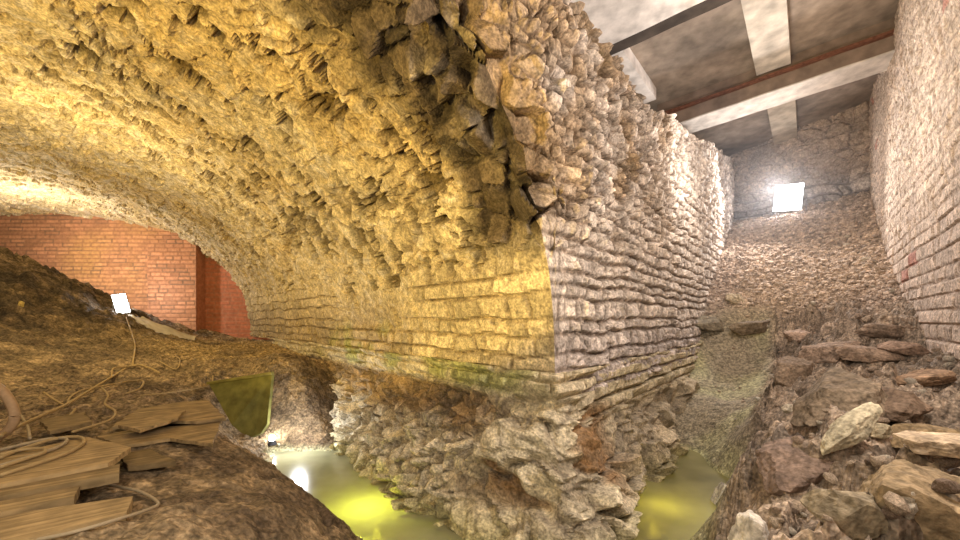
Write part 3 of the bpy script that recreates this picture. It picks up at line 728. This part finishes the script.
# ------------------------------------------------------------------ ceiling and beams
def cz(x, y, z0): return z0 + 0.0787 * (x - K * y - CL)
def slab_box(name, cA, cB, q0, q1, zb, zt, base, label, cat, kind=None, parent=None, m='concrete', tint=0.25, res=0.08, skew=0.0):
    """a box in passage coordinates: across cA..cB, along q0..q1 (y at c=0), bottom zb, top zt, following the ceiling tilt"""
    bm = bmesh.new()
    n = max(2, int(abs(cB - cA) / res)); k = max(2, int(abs(q1 - q0) / res))
    def P(i, j, z):
        c = cA + (cB - cA) * i / n; q = q0 + (q1 - q0) * j / k
        y = q - (0.43 + skew) * c; x = c + K * y
        w = 0.006 * math.sin(7.1 * x + 3 * y) * math.sin(5.3 * y)
        return (x, y, cz(x, y, z) + w)
    for z, cond in ((zb, True), (zt, True)):
        g = [[bm.verts.new(P(i, j, z)) for j in range(k + 1)] for i in range(n + 1)]
        for i in range(n):
            for j in range(k): bm.faces.new((g[i][j], g[i + 1][j], g[i + 1][j + 1], g[i][j + 1]))
        if z == zb: gb = g
    for i in range(n):
        bm.faces.new((gb[i][0], gb[i + 1][0], g[i + 1][0], g[i][0])); bm.faces.new((gb[i][k], gb[i + 1][k], g[i + 1][k], g[i][k]))
    for j in range(k):
        bm.faces.new((gb[0][j], gb[0][j + 1], g[0][j + 1], g[0][j])); bm.faces.new((gb[n][j], gb[n][j + 1], g[n][j + 1], g[n][j]))
    def cf(co):
        a = np.array([[co.x * 1.3, co.y * 1.3, co.z * 1.3]]); q = float(fbm(a, 3, 140)[0])
        s = 1 + tint * 1.6 * q
        return tuple(max(0.0, b * s) for b in base)
    o = bm_obj(name, bm, M[m], parent, False, cf if M[m] is not M['rust'] else None)
    if parent is None: tag(o, label, cat, kind=kind)
    return o
# in these coordinates y = q - 0.43 c : lines of constant q run straight across the passage
slab_box('ceiling', -5.5, 1.7, -1.0, 13.0, 4.22, 4.45, (0.27, 0.22, 0.175), 'dark concrete slab roof over the passage', 'ceiling', 'structure', res=0.15, tint=0.5)
def q_of(x, y): return y + 0.43 * (x - K * y)
# big cross beam: concrete with a rusty steel ledge
bq = 6.45
bt = empty('ceiling_beam', (4.9, 6.6, 3.7)); tag(bt, 'pale concrete cross beam with rusty steel ledge nearest the stone end wall', 'beam')
def under(o, root):
    o.parent = root; o.matrix_parent_inverse = root.matrix_basis.inverted(); return o
slab_box('beam_soffit', -2.9, 1.30, bq, bq + 0.46, 3.72, 3.74, (0.60, 0.55, 0.50), None, None, parent=None, tint=0.2)
bpy.data.objects['beam_soffit'].parent = None
for nm, q0, q1, zb, zt, base, mm in (('web', bq + 0.004, bq + 0.44, 3.74, 4.23, (0.22, 0.165, 0.13), 'concrete'), ('steel_ledge', bq - 0.07, bq + 0.02, 3.96, 4.00, (0.2, 0.1, 0.07), 'rust')):
    o = slab_box(nm, -2.9, 1.30, q0, q1, zb, zt, base, None, None, parent=None, m=mm)
    under(o, bt)
under(bpy.data.objects['beam_soffit'], bt)
for nm in ('beam_soffit', 'web', 'steel_ledge'):
    for k in ('label', 'category', 'kind'):
        if k in bpy.data.objects[nm]: del bpy.data.objects[nm][k]
slab_box('ceiling_beam', -4.6, 1.35, 3.2, 4.18, 3.70, 4.24, (0.78, 0.74, 0.71), 'wide pale concrete cross beam above the ragged wall top', 'beam', tint=0.25)
slab_box('gap_shade_strip', -4.6, 1.35, 4.20, 4.52, 3.86, 4.24, (0.075, 0.06, 0.05), 'dark strip in place of the shadowed gap along the wide pale concrete beam', 'beam', tint=0.3)  # shade of the ceiling gap, put in as a dark coloured strip
slab_box('ceiling_lip', -4.6, 1.35, 4.54, 4.60, 3.98, 4.24, (0.60, 0.54, 0.48), 'thin pale concrete lip beside the dark gap strip', 'lip', tint=0.2)
slab_box('ceiling_joist', -0.87, -0.28, 4.62, 6.40, 4.05, 4.24, (0.60, 0.55, 0.48), 'pale concrete joist between the two cross beams', 'joist', tint=0.3)
slab_box('ceiling_joist', -0.80, -0.24, 7.00, 9.9, 4.05, 4.24, (0.42, 0.36, 0.28), 'tan concrete joist between the rusty cross beam and the stone end wall', 'joist', tint=0.3)
slab_box('ceiling_joist', -3.35, -2.72, 4.62, 6.0, 4.02, 4.24, (0.62, 0.58, 0.55), 'pale concrete joist over the ragged wall top', 'joist', tint=0.3)

# ------------------------------------------------------------------ lamps
def floodlight(loc, aim, w, h, mat_face, label, tilt, stand):
    """a work floodlight: housing, lit face, bezel, bracket, two feet"""
    t = empty('floodlight', loc); tag(t, label, 'floodlight')
    zc = stand + h / 2
    d = Vector((aim[0], aim[1], 0)).normalized(); rz = math.atan2(d.y, d.x) + math.pi / 2
    R = Matrix.Rotation(rz, 4, 'Z') @ Matrix.Translation((0, 0, zc)) @ Matrix.Rotation(tilt[0], 4, 'X') @ Matrix.Rotation(tilt[1], 4, 'Y')
    def put(name, bm, m, parent=t, base=True):
        bmesh.ops.transform(bm, matrix=R if base else Matrix.Rotation(rz, 4, 'Z'), verts=bm.verts)
        return bm_obj(name, bm, m, parent)
    hs = put('housing', box_bm(w * 1.03, 0.06, h * 1.03, (0, 0.045, 0), 0.01), M['black'])
    bm = bmesh.new()
    for k in range(6): box_bm(0.012, 0.05, h * 0.9, (-w * 0.45 + k * w * 0.18, 0.095, 0), 0, bm)
    put('cooling_fin', bm, M['black'], hs)
    put('lit_face', box_bm(w, 0.012, h, (0, 0.006, 0), 0.003), mat_face)
    bm = bmesh.new()
    for s in (-1, 1): box_bm(0.012, 0.02, h * 1.03, (s * (w / 2 + 0.008), 0.008, 0), 0.003, bm)
    for s in (-1, 1): box_bm(w * 1.04, 0.02, 0.012, (0, 0.008, s * (h / 2 + 0.007)), 0.003, bm)
    put('bezel', bm, M['black'])
    bm = bmesh.new()
    for s in (-1, 1): box_bm(0.012, 0.035, zc + 0.05, (s * (w * 0.6), 0.05, zc / 2), 0.002, bm)
    box_bm(w * 1.2, 0.035, 0.012, (0, 0.05, 0.006), 0.002, bm)
    put('bracket', bm, M['steel'], base=False)
    for s in (-1, 1): put('foot', box_bm(0.03, 0.24, 0.025, (s * w * 0.5, 0.05, 0.0), 0.004), M['steel'], base=False)
    return t
p = pt(788, 211, 9.0)
gzb = gz(p[0], p[1], 'R')
floodlight((p[0], p[1], p[2] - 0.10), (-0.80, -0.60), 0.52, 0.56, M['lamp'], 'big square white floodlight at the top of the gravel slope', (0.10, 0.12), 0.12)
p = pt(121, 315, 7.75)
floodlight((p[0], p[1], p[2] - 0.02), (0.55, -0.83), 0.20, 0.36, M['lamp_left'], 'small upright white floodlight beside the pale plastic sheet', (0.05, -0.22), 0.06)
# small lamp by the pool
p = hit(272, 445, 'L', 3.5)
t = empty('work_lamp', p); tag(t, 'tiny bright lamp on the earth between green board and pool', 'lamp')
bm = bmesh.new(); bmesh.ops.create_cone(bm, cap_ends=True, segments=16, radius1=0.055, radius2=0.04, depth=0.05, matrix=Matrix.Translation((0, 0, 0.02)))
bm_obj('base', bm, M['black'], t)
bm = bmesh.new(); bmesh.ops.create_uvsphere(bm, u_segments=16, v_segments=10, radius=0.036, matrix=Matrix.Translation((0, 0, 0.075)))
bm_obj('bulb', bm, M['bulb'], t, True)
LAMP = p

# ------------------------------------------------------------------ green board, plastic sheet
def green_board():
    A = Vector(pt(209, 384, 5.0)); B = Vector(pt(272, 374, 4.95)); Cc = Vector(pt(267, 424, 4.75)); D = Vector(pt(252, 437, 4.72)); E = Vector(pt(232, 425, 4.74))
    pts = [A, B, B.lerp(Cc, 0.5), Cc, Cc.lerp(D, 0.55) + Vector((0.02, 0, -0.03)), D, D.lerp(E, 0.5) + Vector((-0.01, 0, -0.02)), E, E.lerp(A, 0.5)]
    o0 = sum(pts, Vector()) / len(pts); n = (B - A).cross(D - A).normalized()
    if n.y > 0: n = -n
    t = empty('green_board', o0 - Vector((0, 0, 0.4))); tag(t, 'mossy green board with rounded foot leaning in the hollow', 'board')
    bm = bmesh.new()
    f = [bm.verts.new(q - t.location) for q in pts]; b = [bm.verts.new(q - n * 0.05 - t.location) for q in pts]
    bm.faces.new(f); bm.faces.new(list(reversed(b)))
    for i in range(len(f)): bm.faces.new((f[i], b[i], b[(i + 1) % len(f)], f[(i + 1) % len(f)]))
    bmesh.ops.triangulate(bm, faces=[x for x in bm.faces if len(x.verts) > 4])
    bmesh.ops.subdivide_edges(bm, edges=bm.edges, cuts=5, use_grid_fill=True)
    bm_obj('panel', bm, M['panel'], t, False, lambda co: tuple(np.array([0.15, 0.14, 0.04]) * (1 + 0.35 * float(fbm(np.array([[co.x * 5, co.y * 5, co.z * 5]]), 3, 150)[0]))))
    # thickened top rail
    bm = bmesh.new(); d = (B - A); L = d.length
    rot = d.to_track_quat('X', 'Z').to_matrix()
    box_bm(L * 1.02, 0.07, 0.035, (A + B) / 2 - t.location + Vector((0, 0.0, 0.012)), 0.006, bm, rot)
    bm_obj('rail', bm, M['panel'], t, False, lambda co: (0.17, 0.15, 0.045))
green_board()

def plastic_sheet():
    nx, ny = 46, 18
    top = [pt(126, 315, 7.9), pt(150, 320, 8.1), pt(175, 330, 8.3), pt(197, 337, 8.6)]
    bot = [pt(128, 320, 7.6), pt(148, 330, 7.7), pt(172, 338, 7.9), pt(194, 341, 8.2)]
    T = np.array(catmull(top, 15)); B = np.array(catmull(bot, 15))
    V = []
    for j in range(ny + 1):
        V.append(T + (B - T) * j / ny)
    V = np.array(V); V[..., 2] += 0.05 * fbm(V * np.array([5, 5, 5.0]), 3, 160) + 0.03 * np.sin(np.linspace(0, np.pi, ny + 1))[:, None]
    g, _ = left_rel(V[..., 0], V[..., 1]); V[..., 2] = np.maximum(V[..., 2], g + 0.015)
    o = mesh_obj('plastic_sheet', V, gridfaces(*V.shape[:2]), M['sheet'], smooth=True)
    tag(o, 'crumpled pale plastic sheet lying at the foot of the brick pilaster', 'plastic sheet')
plastic_sheet()

# ------------------------------------------------------------------ boards
def board(corner_px, z, th, label, tone=1.0, ragged=0.0, name='wooden_board'):
    """a board from the pixels of its top face outline, lying at height z"""
    P = [Vector(onplane(px, py, z)) for px, py in corner_px]
    bm = bmesh.new()
    c0 = sum(P, Vector()) / len(P)
    # densify the outline and roughen it
    out = []
    for i in range(len(P)):
        a, b = P[i], P[(i + 1) % len(P)]; n = max(2, int((b - a).length / 0.05))
        for k in range(n):
            q = a.lerp(b, k / n)
            if ragged and k: q = q + Vector((random.uniform(-1, 1), random.uniform(-1, 1), 0)) * ragged
            out.append(q)
    f = [bm.verts.new(q - c0) for q in out]; d = [bm.verts.new(q - c0 - Vector((0, 0, th))) for q in out]
    bm.faces.new(f); bm.faces.new(list(reversed(d)))
    for i in range(len(f)): bm.faces.new((f[i], d[i], d[(i + 1) % len(f)], f[(i + 1) % len(f)]))
    bmesh.ops.triangulate(bm, faces=[x for x in bm.faces if len(x.verts) > 4])
    ax = (P[1] - P[0]).normalized()
    def cf(co):
        s = float(fbm(np.array([[co.dot(ax) * 2.0, (co.x * -ax.y + co.y * ax.x) * 30, z * 9]]), 3, 170)[0])
        return tuple(np.array([0.36, 0.255, 0.13]) * tone * (1 + 0.35 * s))
    bmesh.ops.subdivide_edges(bm, edges=[e for e in bm.edges if e.calc_length() > 0.12], cuts=3)
    o = bm_obj(name, bm, M['wood'], None, False, cf); o.location = c0
    tag(o, label, 'board', 'old boards piled on the earth')
    return o
board([(-60, 524), (133, 496), (126, 513), (-60, 562)], -0.785, 0.05, 'pale worn board lowest in the pile with thin cable looping round its end', 0.95, 0.004)
board([(-60, 509), (80, 485), (74, 496), (-60, 526)], -0.765, 0.045, 'short board ending between the lowest board and the long narrow board', 0.85, 0.004)
board([(-60, 499), (120, 464), (119, 473), (-60, 508)], -0.745, 0.045, 'long narrow board along the front edge of the broad board', 0.75, 0.003)
board([(-60, 468), (88, 437), (131, 447), (108, 463), (-60, 496)], -0.725, 0.03, 'broad flat board under the loose cable coils', 0.95, 0.005)
board([(96, 436), (165, 424), (222, 419), (213, 444), (170, 438), (120, 446)], -0.78, 0.022, 'flat brown board with its square end toward the green board', 0.8, 0.010)
board([(138, 409), (180, 402), (208, 400), (226, 418), (196, 421), (150, 421), (112, 427)], -0.75, 0.022, 'split thin board at the far end of the pile', 0.8, 0.010)
board([(118, 425), (150, 417), (186, 410), (178, 418), (140, 430)], -0.715, 0.02, 'narrow splintered board lying on the split thin board', 0.9, 0.010)
board([(118, 456), (150, 448), (176, 461), (128, 466)], -0.81, 0.03, 'broken board offcut under the broad board', 0.5, 0.008)
board([(40, 420), (84, 412), (92, 422), (50, 431)], -0.74, 0.025, 'small cracked board beneath the thick cable', 0.6, 0.008)

# ------------------------------------------------------------------ cables
def lay(pxs, lift=0.03, zmin=None):
    out = []
    for q in pxs:
        px, py = q[0], q[1]; up = q[2] if len(q) > 2 else lift
        h = hit(px, py, 'L', 1.2)
        if zmin is not None and h.z < zmin:
            h = Vector(onplane(px, py, zmin))
        out.append(h + Vector((0, 0, up)))
    return out
def cable(pxs, r, m, label, lift=0.03, zmin=None):
    o = tube('cable', lay(pxs, lift, zmin), r * 0.9, M[m]); tag(o, label, 'cable')
Zb = -0.725
cable([(0, 443), (22, 431), (45, 420), (67, 411), (90, 395), (112, 381), (133, 369), (148, 371), (160, 377)], 0.014, 'cable', 'thick tan cable running straight up from the boards to the mound foot', 0.045, -0.78)
cable([(126, 319), (130, 330), (135, 347), (133, 366), (137, 369)], 0.012, 'cable', 'thin pale cable dropping from the small floodlight down the mound')
cable([(44, 397), (54, 404), (66, 410), (70, 402), (82, 395), (100, 391), (140, 384), (141, 392), (125, 399)], 0.010, 'cable', 'tan cable with a kinked end crossing the thick cable', 0.04)
cable([(112, 381), (113, 373), (122, 371), (137, 369)], 0.010, 'cable', 'short tan cable loop near the mound foot', 0.04)
cable([(102, 392), (108, 401), (105, 409), (115, 416), (112, 424), (95, 431), (72, 438)], 0.010, 'cable', 'wavy tan cable hanging down to the far edge of the broad board', 0.04, -0.78)
cable([(0, 460), (25, 450), (55, 441), (78, 439), (84, 444), (70, 454), (40, 465), (0, 478)], 0.011, 'cable', 'outer loop of pale cable coiled on the broad board', 0.012, Zb)
cable([(0, 452), (25, 446), (48, 441), (66, 441), (62, 447), (40, 456), (0, 468)], 0.010, 'cable_dark', 'middle loop of grey cable coiled on the broad board', 0.012, Zb)
cable([(0, 458), (22, 453), (42, 452), (44, 456), (30, 461), (0, 471)], 0.009, 'cable', 'smallest inner loop of pale cable on the broad board', 0.018, Zb)
cable([(80, 487), (108, 489), (138, 496), (157, 506), (152, 513), (112, 528), (70, 539), (30, 548)], 0.008, 'cable_dark', 'thin grey cable looping over bare earth round the lowest board', 0.02)
cable([(75, 413), (60, 431), (50, 436)], 0.010, 'cable', 'short tan cable end pointing down beside the hose', 0.03, -0.78)
cable([(20, 420), (27, 430), (30, 443)], 0.010, 'cable_dark', 'short grey cable drop next to the hose', 0.03, -0.78)
cable([(140, 400), (170, 396), (205, 390), (212, 386), (213, 378)], 0.008, 'cable', 'thin cable stretched from the boards to the green board', 0.03)
cable([(160, 364), (176, 372), (180, 362), (176, 357), (190, 357)], 0.008, 'cable', 'thin cable hooked over the sandy ledge', 0.03)
o = tube('hose', [Vector(pt(px, py, 2.62)) for px, py in ((-25, 378), (-8, 384), (4, 393), (13, 408), (14, 420), (6, 432), (-10, 440), (-30, 440))], 0.028, M['hose'])
tag(o, 'thick tan hose curving in beside the boards', 'hose')

# ------------------------------------------------------------------ rocks
def rock_mesh(size, seed, nplanes=11, sub=4, flat=1.0, rough=0.14):
    r = np.random.default_rng(seed)
    bm = bmesh.new(); bmesh.ops.create_icosphere(bm, subdivisions=sub, radius=1.0)
    V = np.array([v.co[:] for v in bm.verts])
    n = r.normal(size=(nplanes, 3)); n /= np.linalg.norm(n, axis=1, keepdims=True); d = r.uniform(0.55, 0.95, nplanes)
    n = np.concatenate([n, [[0, 0, 1], [0, 0, -1]]]); d = np.concatenate([d, [0.7, 0.7]])
    dot = V @ n.T
    rad = np.where(dot > 0.05, d / np.maximum(dot, 0.05), 9).min(1); rad = np.minimum(rad, 1.25)
    V = V * rad[:, None]
    V = V * (1 + rough * fbm(V * 2.5 + seed, 4, seed % 97) + 0.4 * rough * fbm(V * 9 + seed, 3, seed % 89))[:, None]
    V = V / np.abs(V).max(0)
    V = V * np.array(size) / 2
    F_ = np.array([[v.index for v in f.verts] for f in bm.faces]); bm.free()
    return V, F_
def rockcol(V, base, seed):
    s = fbm(V * 7 + seed, 3, seed % 91)
    return np.array(base) * (1 + 0.3 * s)[:, None]
def rock(px, py, size, rot, base, label, seed, sink=0.3, name='rock', side='R', group=None, y0=1.0, cat='rock', npl=11):
    p = hit(px, py, side, y0)
    V, F_ = rock_mesh(size, seed, npl)
    o = mesh_obj(name, V, F_, M['rock'], rockcol(V, np.array(base) * (1.05 if side == 'R' else 1.0), seed))
    o.location = p + Vector((0, 0, size[2] * (0.36 - sink))); o.rotation_euler = rot
    tag(o, label, cat, group)
    return o
R = math.radians
rock(848, 452, (0.40, 0.125, 0.115), (0, R(-40), R(4)), (0.44, 0.39, 0.28), 'pale cream oblong stone standing tilted on the dark bank', 201, -0.35, npl=34)
rock(928, 440, (0.50, 0.28, 0.13), (R(4), R(3), R(-20)), (0.25, 0.18, 0.10), 'brown flat slab lying behind the pale flat slab', 202, 0.2)
rock(945, 470, (0.34, 0.24, 0.10), (R(3), R(2), R(-10)), (0.42, 0.325, 0.225), 'pale tan flat slab resting on the big brown boulder', 203, -0.3)
rock(925, 500, (0.46, 0.40, 0.30), (R(8), R(-6), R(20)), (0.27, 0.20, 0.12), 'big brown boulder below the pale flat slab', 204, 0.5)
rock(752, 540, (0.17, 0.14, 0.16), (R(20), R(10), R(40)), (0.62, 0.57, 0.50), 'white stone at the lip of the bank beside the olive pool', 205, 0.3)
rock(722, 492, (0.13, 0.18, 0.30), (R(10), R(8), R(20)), (0.55, 0.51, 0.44), 'tall whitish stone in the face of the bank above the olive pool', 206, 0.6)
rock(850, 528, (0.28, 0.2, 0.14), (R(5), R(10), R(-15)), (0.25, 0.205, 0.14), 'olive grey block half sunk in the bank below the cream stone', 207, 0.25)
rock(896, 336, (0.78, 0.3, 0.17), (R(4), R(7), R(-22)), (0.24, 0.18, 0.135), 'long dark flat slab at the foot of the block wall', 208, 0.2)
rock(735, 303, (0.36, 0.28, 0.20), (0, R(6), R(20)), (0.44, 0.37, 0.27), 'rounded tan stone perched on the ledge below the gravel', 209, 0.1)
rock(840, 402, (0.75, 0.5, 0.30), (R(10), R(-14), R(15)), (0.20, 0.155, 0.11), 'large dark slanted boulder in the middle of the bank', 210, 0.62)
rock(925, 382, (0.55, 0.3, 0.12), (R(6), R(-16), R(-10)), (0.36, 0.24, 0.155), 'orange brown tilted slab near the foot of the block wall', 211, 0.2)
rock(897, 408, (0.42, 0.3, 0.2), (R(5), R(5), R(25)), (0.22, 0.155, 0.11), 'dark brown block between slanted boulder and brown flat slab', 212, 0.3)
rock(832, 356, (0.62, 0.42, 0.22), (R(5), R(-12), R(-20)), (0.30, 0.22, 0.165), 'reddish brown slab at the foot of the gravel slope', 213, 0.3)
rock(708, 325, (0.85, 0.45, 0.26), (R(3), R(4), R(20)), (0.20, 0.17, 0.12), 'dark ledge block against the grey wall', 214, 0.3)
rock(752, 330, (0.8, 0.45, 0.24), (R(3), R(-4), R(-10)), (0.19, 0.15, 0.11), 'dark ledge block under the gravel, next along from the wall', 215, 0.3)
rock(800, 340, (0.75, 0.4, 0.2), (R(4), R(-8), R(15)), (0.36, 0.26, 0.195), 'reddish flat slab where the gravel meets the mud slope', 230, 0.25)
rock(868, 358, (0.7, 0.35, 0.16), (R(4), R(6), R(-25)), (0.31, 0.225, 0.165), 'brown slab just below the long dark flat slab', 231, 0.25)
rock(792, 372, (0.55, 0.4, 0.24), (R(6), R(-12), R(30)), (0.24, 0.18, 0.13), 'dark brown block at the edge of the mud slope above the slanted boulder', 232, 0.3)
rock(905, 352, (0.45, 0.3, 0.14), (R(3), R(8), R(-15)), (0.29, 0.20, 0.145), 'small brown slab against the block wall', 233, 0.25)
rock(880, 436, (0.11, 0.10, 0.09), (0, R(10), R(30)), (0.42, 0.36, 0.25), 'small pale stone beside the cream oblong stone', 216, 0.1)
rock(757, 401, (0.07, 0.06, 0.05), (0, 0, R(30)), (0.66, 0.62, 0.52), 'tiny white stone on the green mud slope', 217, 0.1, name='stone', cat='stone')
rock(787, 412, (0.12, 0.10, 0.08), (0, 0, R(60)), (0.46, 0.40, 0.31), 'small grey tan stone at the top of the bank edge', 218, 0.1, name='stone', cat='stone')
rock(792, 452, (0.5, 0.42, 0.22), (R(6), R(-8), R(10)), (0.20, 0.145, 0.115), 'broad dark purple brown boulder at the bank edge', 219, 0.75)
rock(312, 484, (0.18, 0.15, 0.13), (0, R(8), R(30)), (0.10, 0.075, 0.05), 'dark earthy lump at the edge of the yellow green pool', 220, 0.35, side='L', y0=1.5)
rock(326, 520, (0.16, 0.16, 0.14), (0, R(8), R(70)), (0.10, 0.07, 0.045), 'dark earthy lump lower on the bank of the yellow green pool', 221, 0.4, side='L', y0=1.5)
rock(278, 447, (0.06, 0.05, 0.045), (0, 0, 0), (0.5, 0.46, 0.33), 'small pale pebble beside the tiny lamp', 222, 0.1, name='stone', side='L', y0=3.5, cat='stone')
rock(21, 306, (0.11, 0.10, 0.10), (0, 0, 0), (0.45, 0.33, 0.12), 'lone ochre stone high on the earth mound', 223, 0.2, name='stone', side='L', y0=4, cat='stone')

# loose stones one could count, on the bank and the gravel
protos = []
for k in range(7):
    V, F_ = rock_mesh((1, 0.75, 0.55), 300 + k, sub=2)
    protos.append((V, F_, 300 + k))
pm = {}
def loose(px, py, s, tone, side, label, group, y0=1.0):
    k = random.randrange(7); V, F_, sd = protos[k]; key = (k, tone)
    if key not in pm:
        o = mesh_obj('stone', V, F_, M['rock'], rockcol(V, TONES[tone], sd)); pm[key] = o.data
    else:
        o = bpy.data.objects.new('stone', pm[key]); C.objects.link(o)
    p = hit(px, py, side, y0)
    o.location = p + Vector((0, 0, s * 0.12)); o.scale = (s, s, s)
    o.rotation_euler = (random.uniform(-0.4, 0.4), random.uniform(-0.4, 0.4), random.uniform(0, 6.28))
    tag(o, label, 'stone', group)
TONES = {'brown': (0.36, 0.27, 0.20), 'tan': (0.47, 0.37, 0.28), 'pale': (0.56, 0.49, 0.40), 'dark': (0.22, 0.16, 0.12)}
for i in range(150):
    px = random.uniform(775, 955); py = random.uniform(345, 535)
    if px - 480 > 1.9 * (py - 320) + 420: continue
    loose(px, py, 0.03 + 0.08 * random.random() ** 2, random.choice(['brown', 'brown', 'tan', 'dark', 'pale']), 'R', 'small loose stone on the rocky bank below the block wall', 'loose stones on the rocky bank')
for i in range(50):
    py = random.uniform(225, 330); px = random.uniform(735 - (py - 225) * 0.15, 872 + (py - 200) * 0.3)
    loose(px, py, random.uniform(0.06, 0.14), random.choice(['tan', 'brown', 'tan', 'pale']), 'R', 'fist sized brown stone lying in the gravel slope', 'larger stones in the gravel slope', 4.5)
for i in range(26):
    px = random.uniform(690, 775); py = random.uniform(338, 440)
    loose(px, py, random.uniform(0.03, 0.06), random.choice(['tan', 'pale', 'brown']), 'R', 'pebble stuck in the greenish mud slope', 'pebbles in the mud slope', 4.2)

# the gravel itself: nobody could count it
def gravel():
    Vs, Fs, Cs = [], [], []; n0 = 0
    r = np.random.default_rng(5)
    bm = bmesh.new(); bmesh.ops.create_icosphere(bm, subdivisions=1, radius=1.0)
    B = np.array([v.co[:] for v in bm.verts]); Fb = np.array([[v.index for v in f.verts] for f in bm.faces]); bm.free()
    N = 15000
    Y = r.uniform(4.2, 10.6, N); c = r.uniform(CL + 0.05, CR - 0.03, N); X = c + K * Y
    Z, (z, rub, bank, e, cc, e2, c2, c_) = right_rel(X[None], Y[None])
    Z = Z[0]; ok = rub[0] > 0.45
    for i in np.nonzero(ok)[0]:
        s = 0.015 + 0.028 * r.random() ** 2.5
        V = B * (1 + 0.35 * (r.random((len(B), 1)) - 0.5)) * np.array([1.25, 0.9, 0.75]) * s
        a = r.uniform(0, 6.28); ca, sa = math.cos(a), math.sin(a)
        V = V @ np.array([[ca, sa, 0], [-sa, ca, 0], [0, 0, 1]])
        Vs.append(V + np.array([X[i], Y[i], Z[i] + s * 0.3])); Fs.append(Fb + n0); n0 += len(B)
        Cs.append(np.repeat((np.array([0.47, 0.37, 0.295]) * r.uniform(0.6, 1.3))[None], len(B), 0))
    o = mesh_obj('gravel', np.concatenate(Vs), np.concatenate(Fs), M['rock'], np.concatenate(Cs))
    tag(o, 'loose brown gravel covering the steep slope below the square floodlight', 'gravel', kind='stuff')
gravel()

def haze():
    m = bpy.data.materials.new('thin haze'); m.use_nodes = True; nt = m.node_tree; nt.nodes.remove(nt.nodes['Principled BSDF'])
    v = nt.nodes.new('ShaderNodeVolumeScatter'); v.inputs['Density'].default_value = 0.022; v.inputs['Color'].default_value = (0.95, 0.95, 1, 1); v.inputs['Anisotropy'].default_value = 0.3
    nt.links.new(v.outputs[0], nt.nodes['Material Output'].inputs['Volume'])
    bm = bmesh.new(); lo = []; hi = []
    for c, y in ((CL - 0.05, 6.6), (CR + 0.05, 6.0), (CR + 0.05, 8.5), (CL - 0.05, 10.6)):
        lo.append(bm.verts.new((c + K * y, y, -0.2))); hi.append(bm.verts.new((c + K * y, y, 4.25)))
    bm.faces.new(lo); bm.faces.new(hi)
    for i in range(4): bm.faces.new((lo[i], lo[(i + 1) % 4], hi[(i + 1) % 4], hi[i]))
    o = bm_obj('haze', bm, m); tag(o, 'thin dusty haze hanging round the big square floodlight', 'haze', kind='stuff')
haze()
# ------------------------------------------------------------------ lights
def light(name, kind, loc, energy, col, size=0.1, aim=None, spot=None, blend=0.5):
    d = bpy.data.lights.new(name, kind); d.energy = energy; d.color = col
    if kind == 'AREA': d.size = size
    else: d.shadow_soft_size = size
    if spot: d.spot_size = spot; d.spot_blend = blend
    o = bpy.data.objects.new(name, d); C.objects.link(o); o.location = loc
    if aim is not None: o.rotation_euler = (Vector(aim) - Vector(loc)).to_track_quat('-Z', 'Y').to_euler()
    return o
light('warm_work_light', 'SPOT', (-2.35, -0.1, 0.2), 740, (1.0, 0.71, 0.19), 0.12, (-2.1, 2.2, 2.9), R(128), 0.12)
light('floodlight_glow', 'POINT', pt(138, 296, 9.3), 22, (1.0, 0.97, 1.0), 0.1)
light('end_wall_fill', 'POINT', pt(15, 250, 8.0), 240, (1.0, 0.88, 0.68), 0.15)  # added unseen light behind the mound, brightens the brick end wall
light('vault_warm_fill', 'POINT', (-5.0, 4.8, 1.3), 130, (1.0, 0.77, 0.36), 0.3)
light('camera_side_fill', 'POINT', (-0.9, 0.1, 0.5), 105, (1.0, 0.88, 0.68), 0.4)
light('passage_lamp', 'SPOT', (6.15, 8.3, 2.75), 540, (1.0, 0.93, 0.88), 0.15, (4.2, 6.6, 1.7), R(135), 0.6)
light('passage_fill', 'POINT', (1.75, 1.6, 1.3), 175, (1.0, 0.90, 0.80), 0.35)
light('passage_fill', 'POINT', (3.5, 5.1, 2.1), 115, (1.0, 0.90, 0.82), 0.4)
light('pool_lamp', 'POINT', (-0.98, 3.42, WATER - 0.24), 13, (0.95, 1.0, 0.12), 0.05)
light('pool_lamp_passage', 'POINT', (1.6, 3.45, WATER - 0.20), 4, (1.0, 0.92, 0.22), 0.05)
light('pool_side_lamp', 'POINT', (-2.15, 4.75, -1.25), 22, (0.95, 0.96, 1.0), 0.06)
w = bpy.data.worlds.new('World'); bpy.context.scene.world = w; w.use_nodes = True
w.node_tree.nodes['Background'].inputs['Color'].default_value = (0.95, 0.85, 0.75, 1)
w.node_tree.nodes['Background'].inputs['Strength'].default_value = 0.72

# ------------------------------------------------------------------ camera
cd = bpy.data.cameras.new('Camera'); cam = bpy.data.objects.new('Camera', cd); C.objects.link(cam)
cd.sensor_width = 36; cd.lens = 36 * F / 960.0; cd.shift_y = (HZ - 270) / 960.0
cd.clip_start = 0.05
cam.location = (0, 0, 0); cam.rotation_euler = (math.pi / 2, 0, 0)
bpy.context.scene.camera = cam
vs = bpy.context.scene.view_settings
vs.view_transform = 'Standard'; vs.look = 'None'; vs.exposure = 0.0
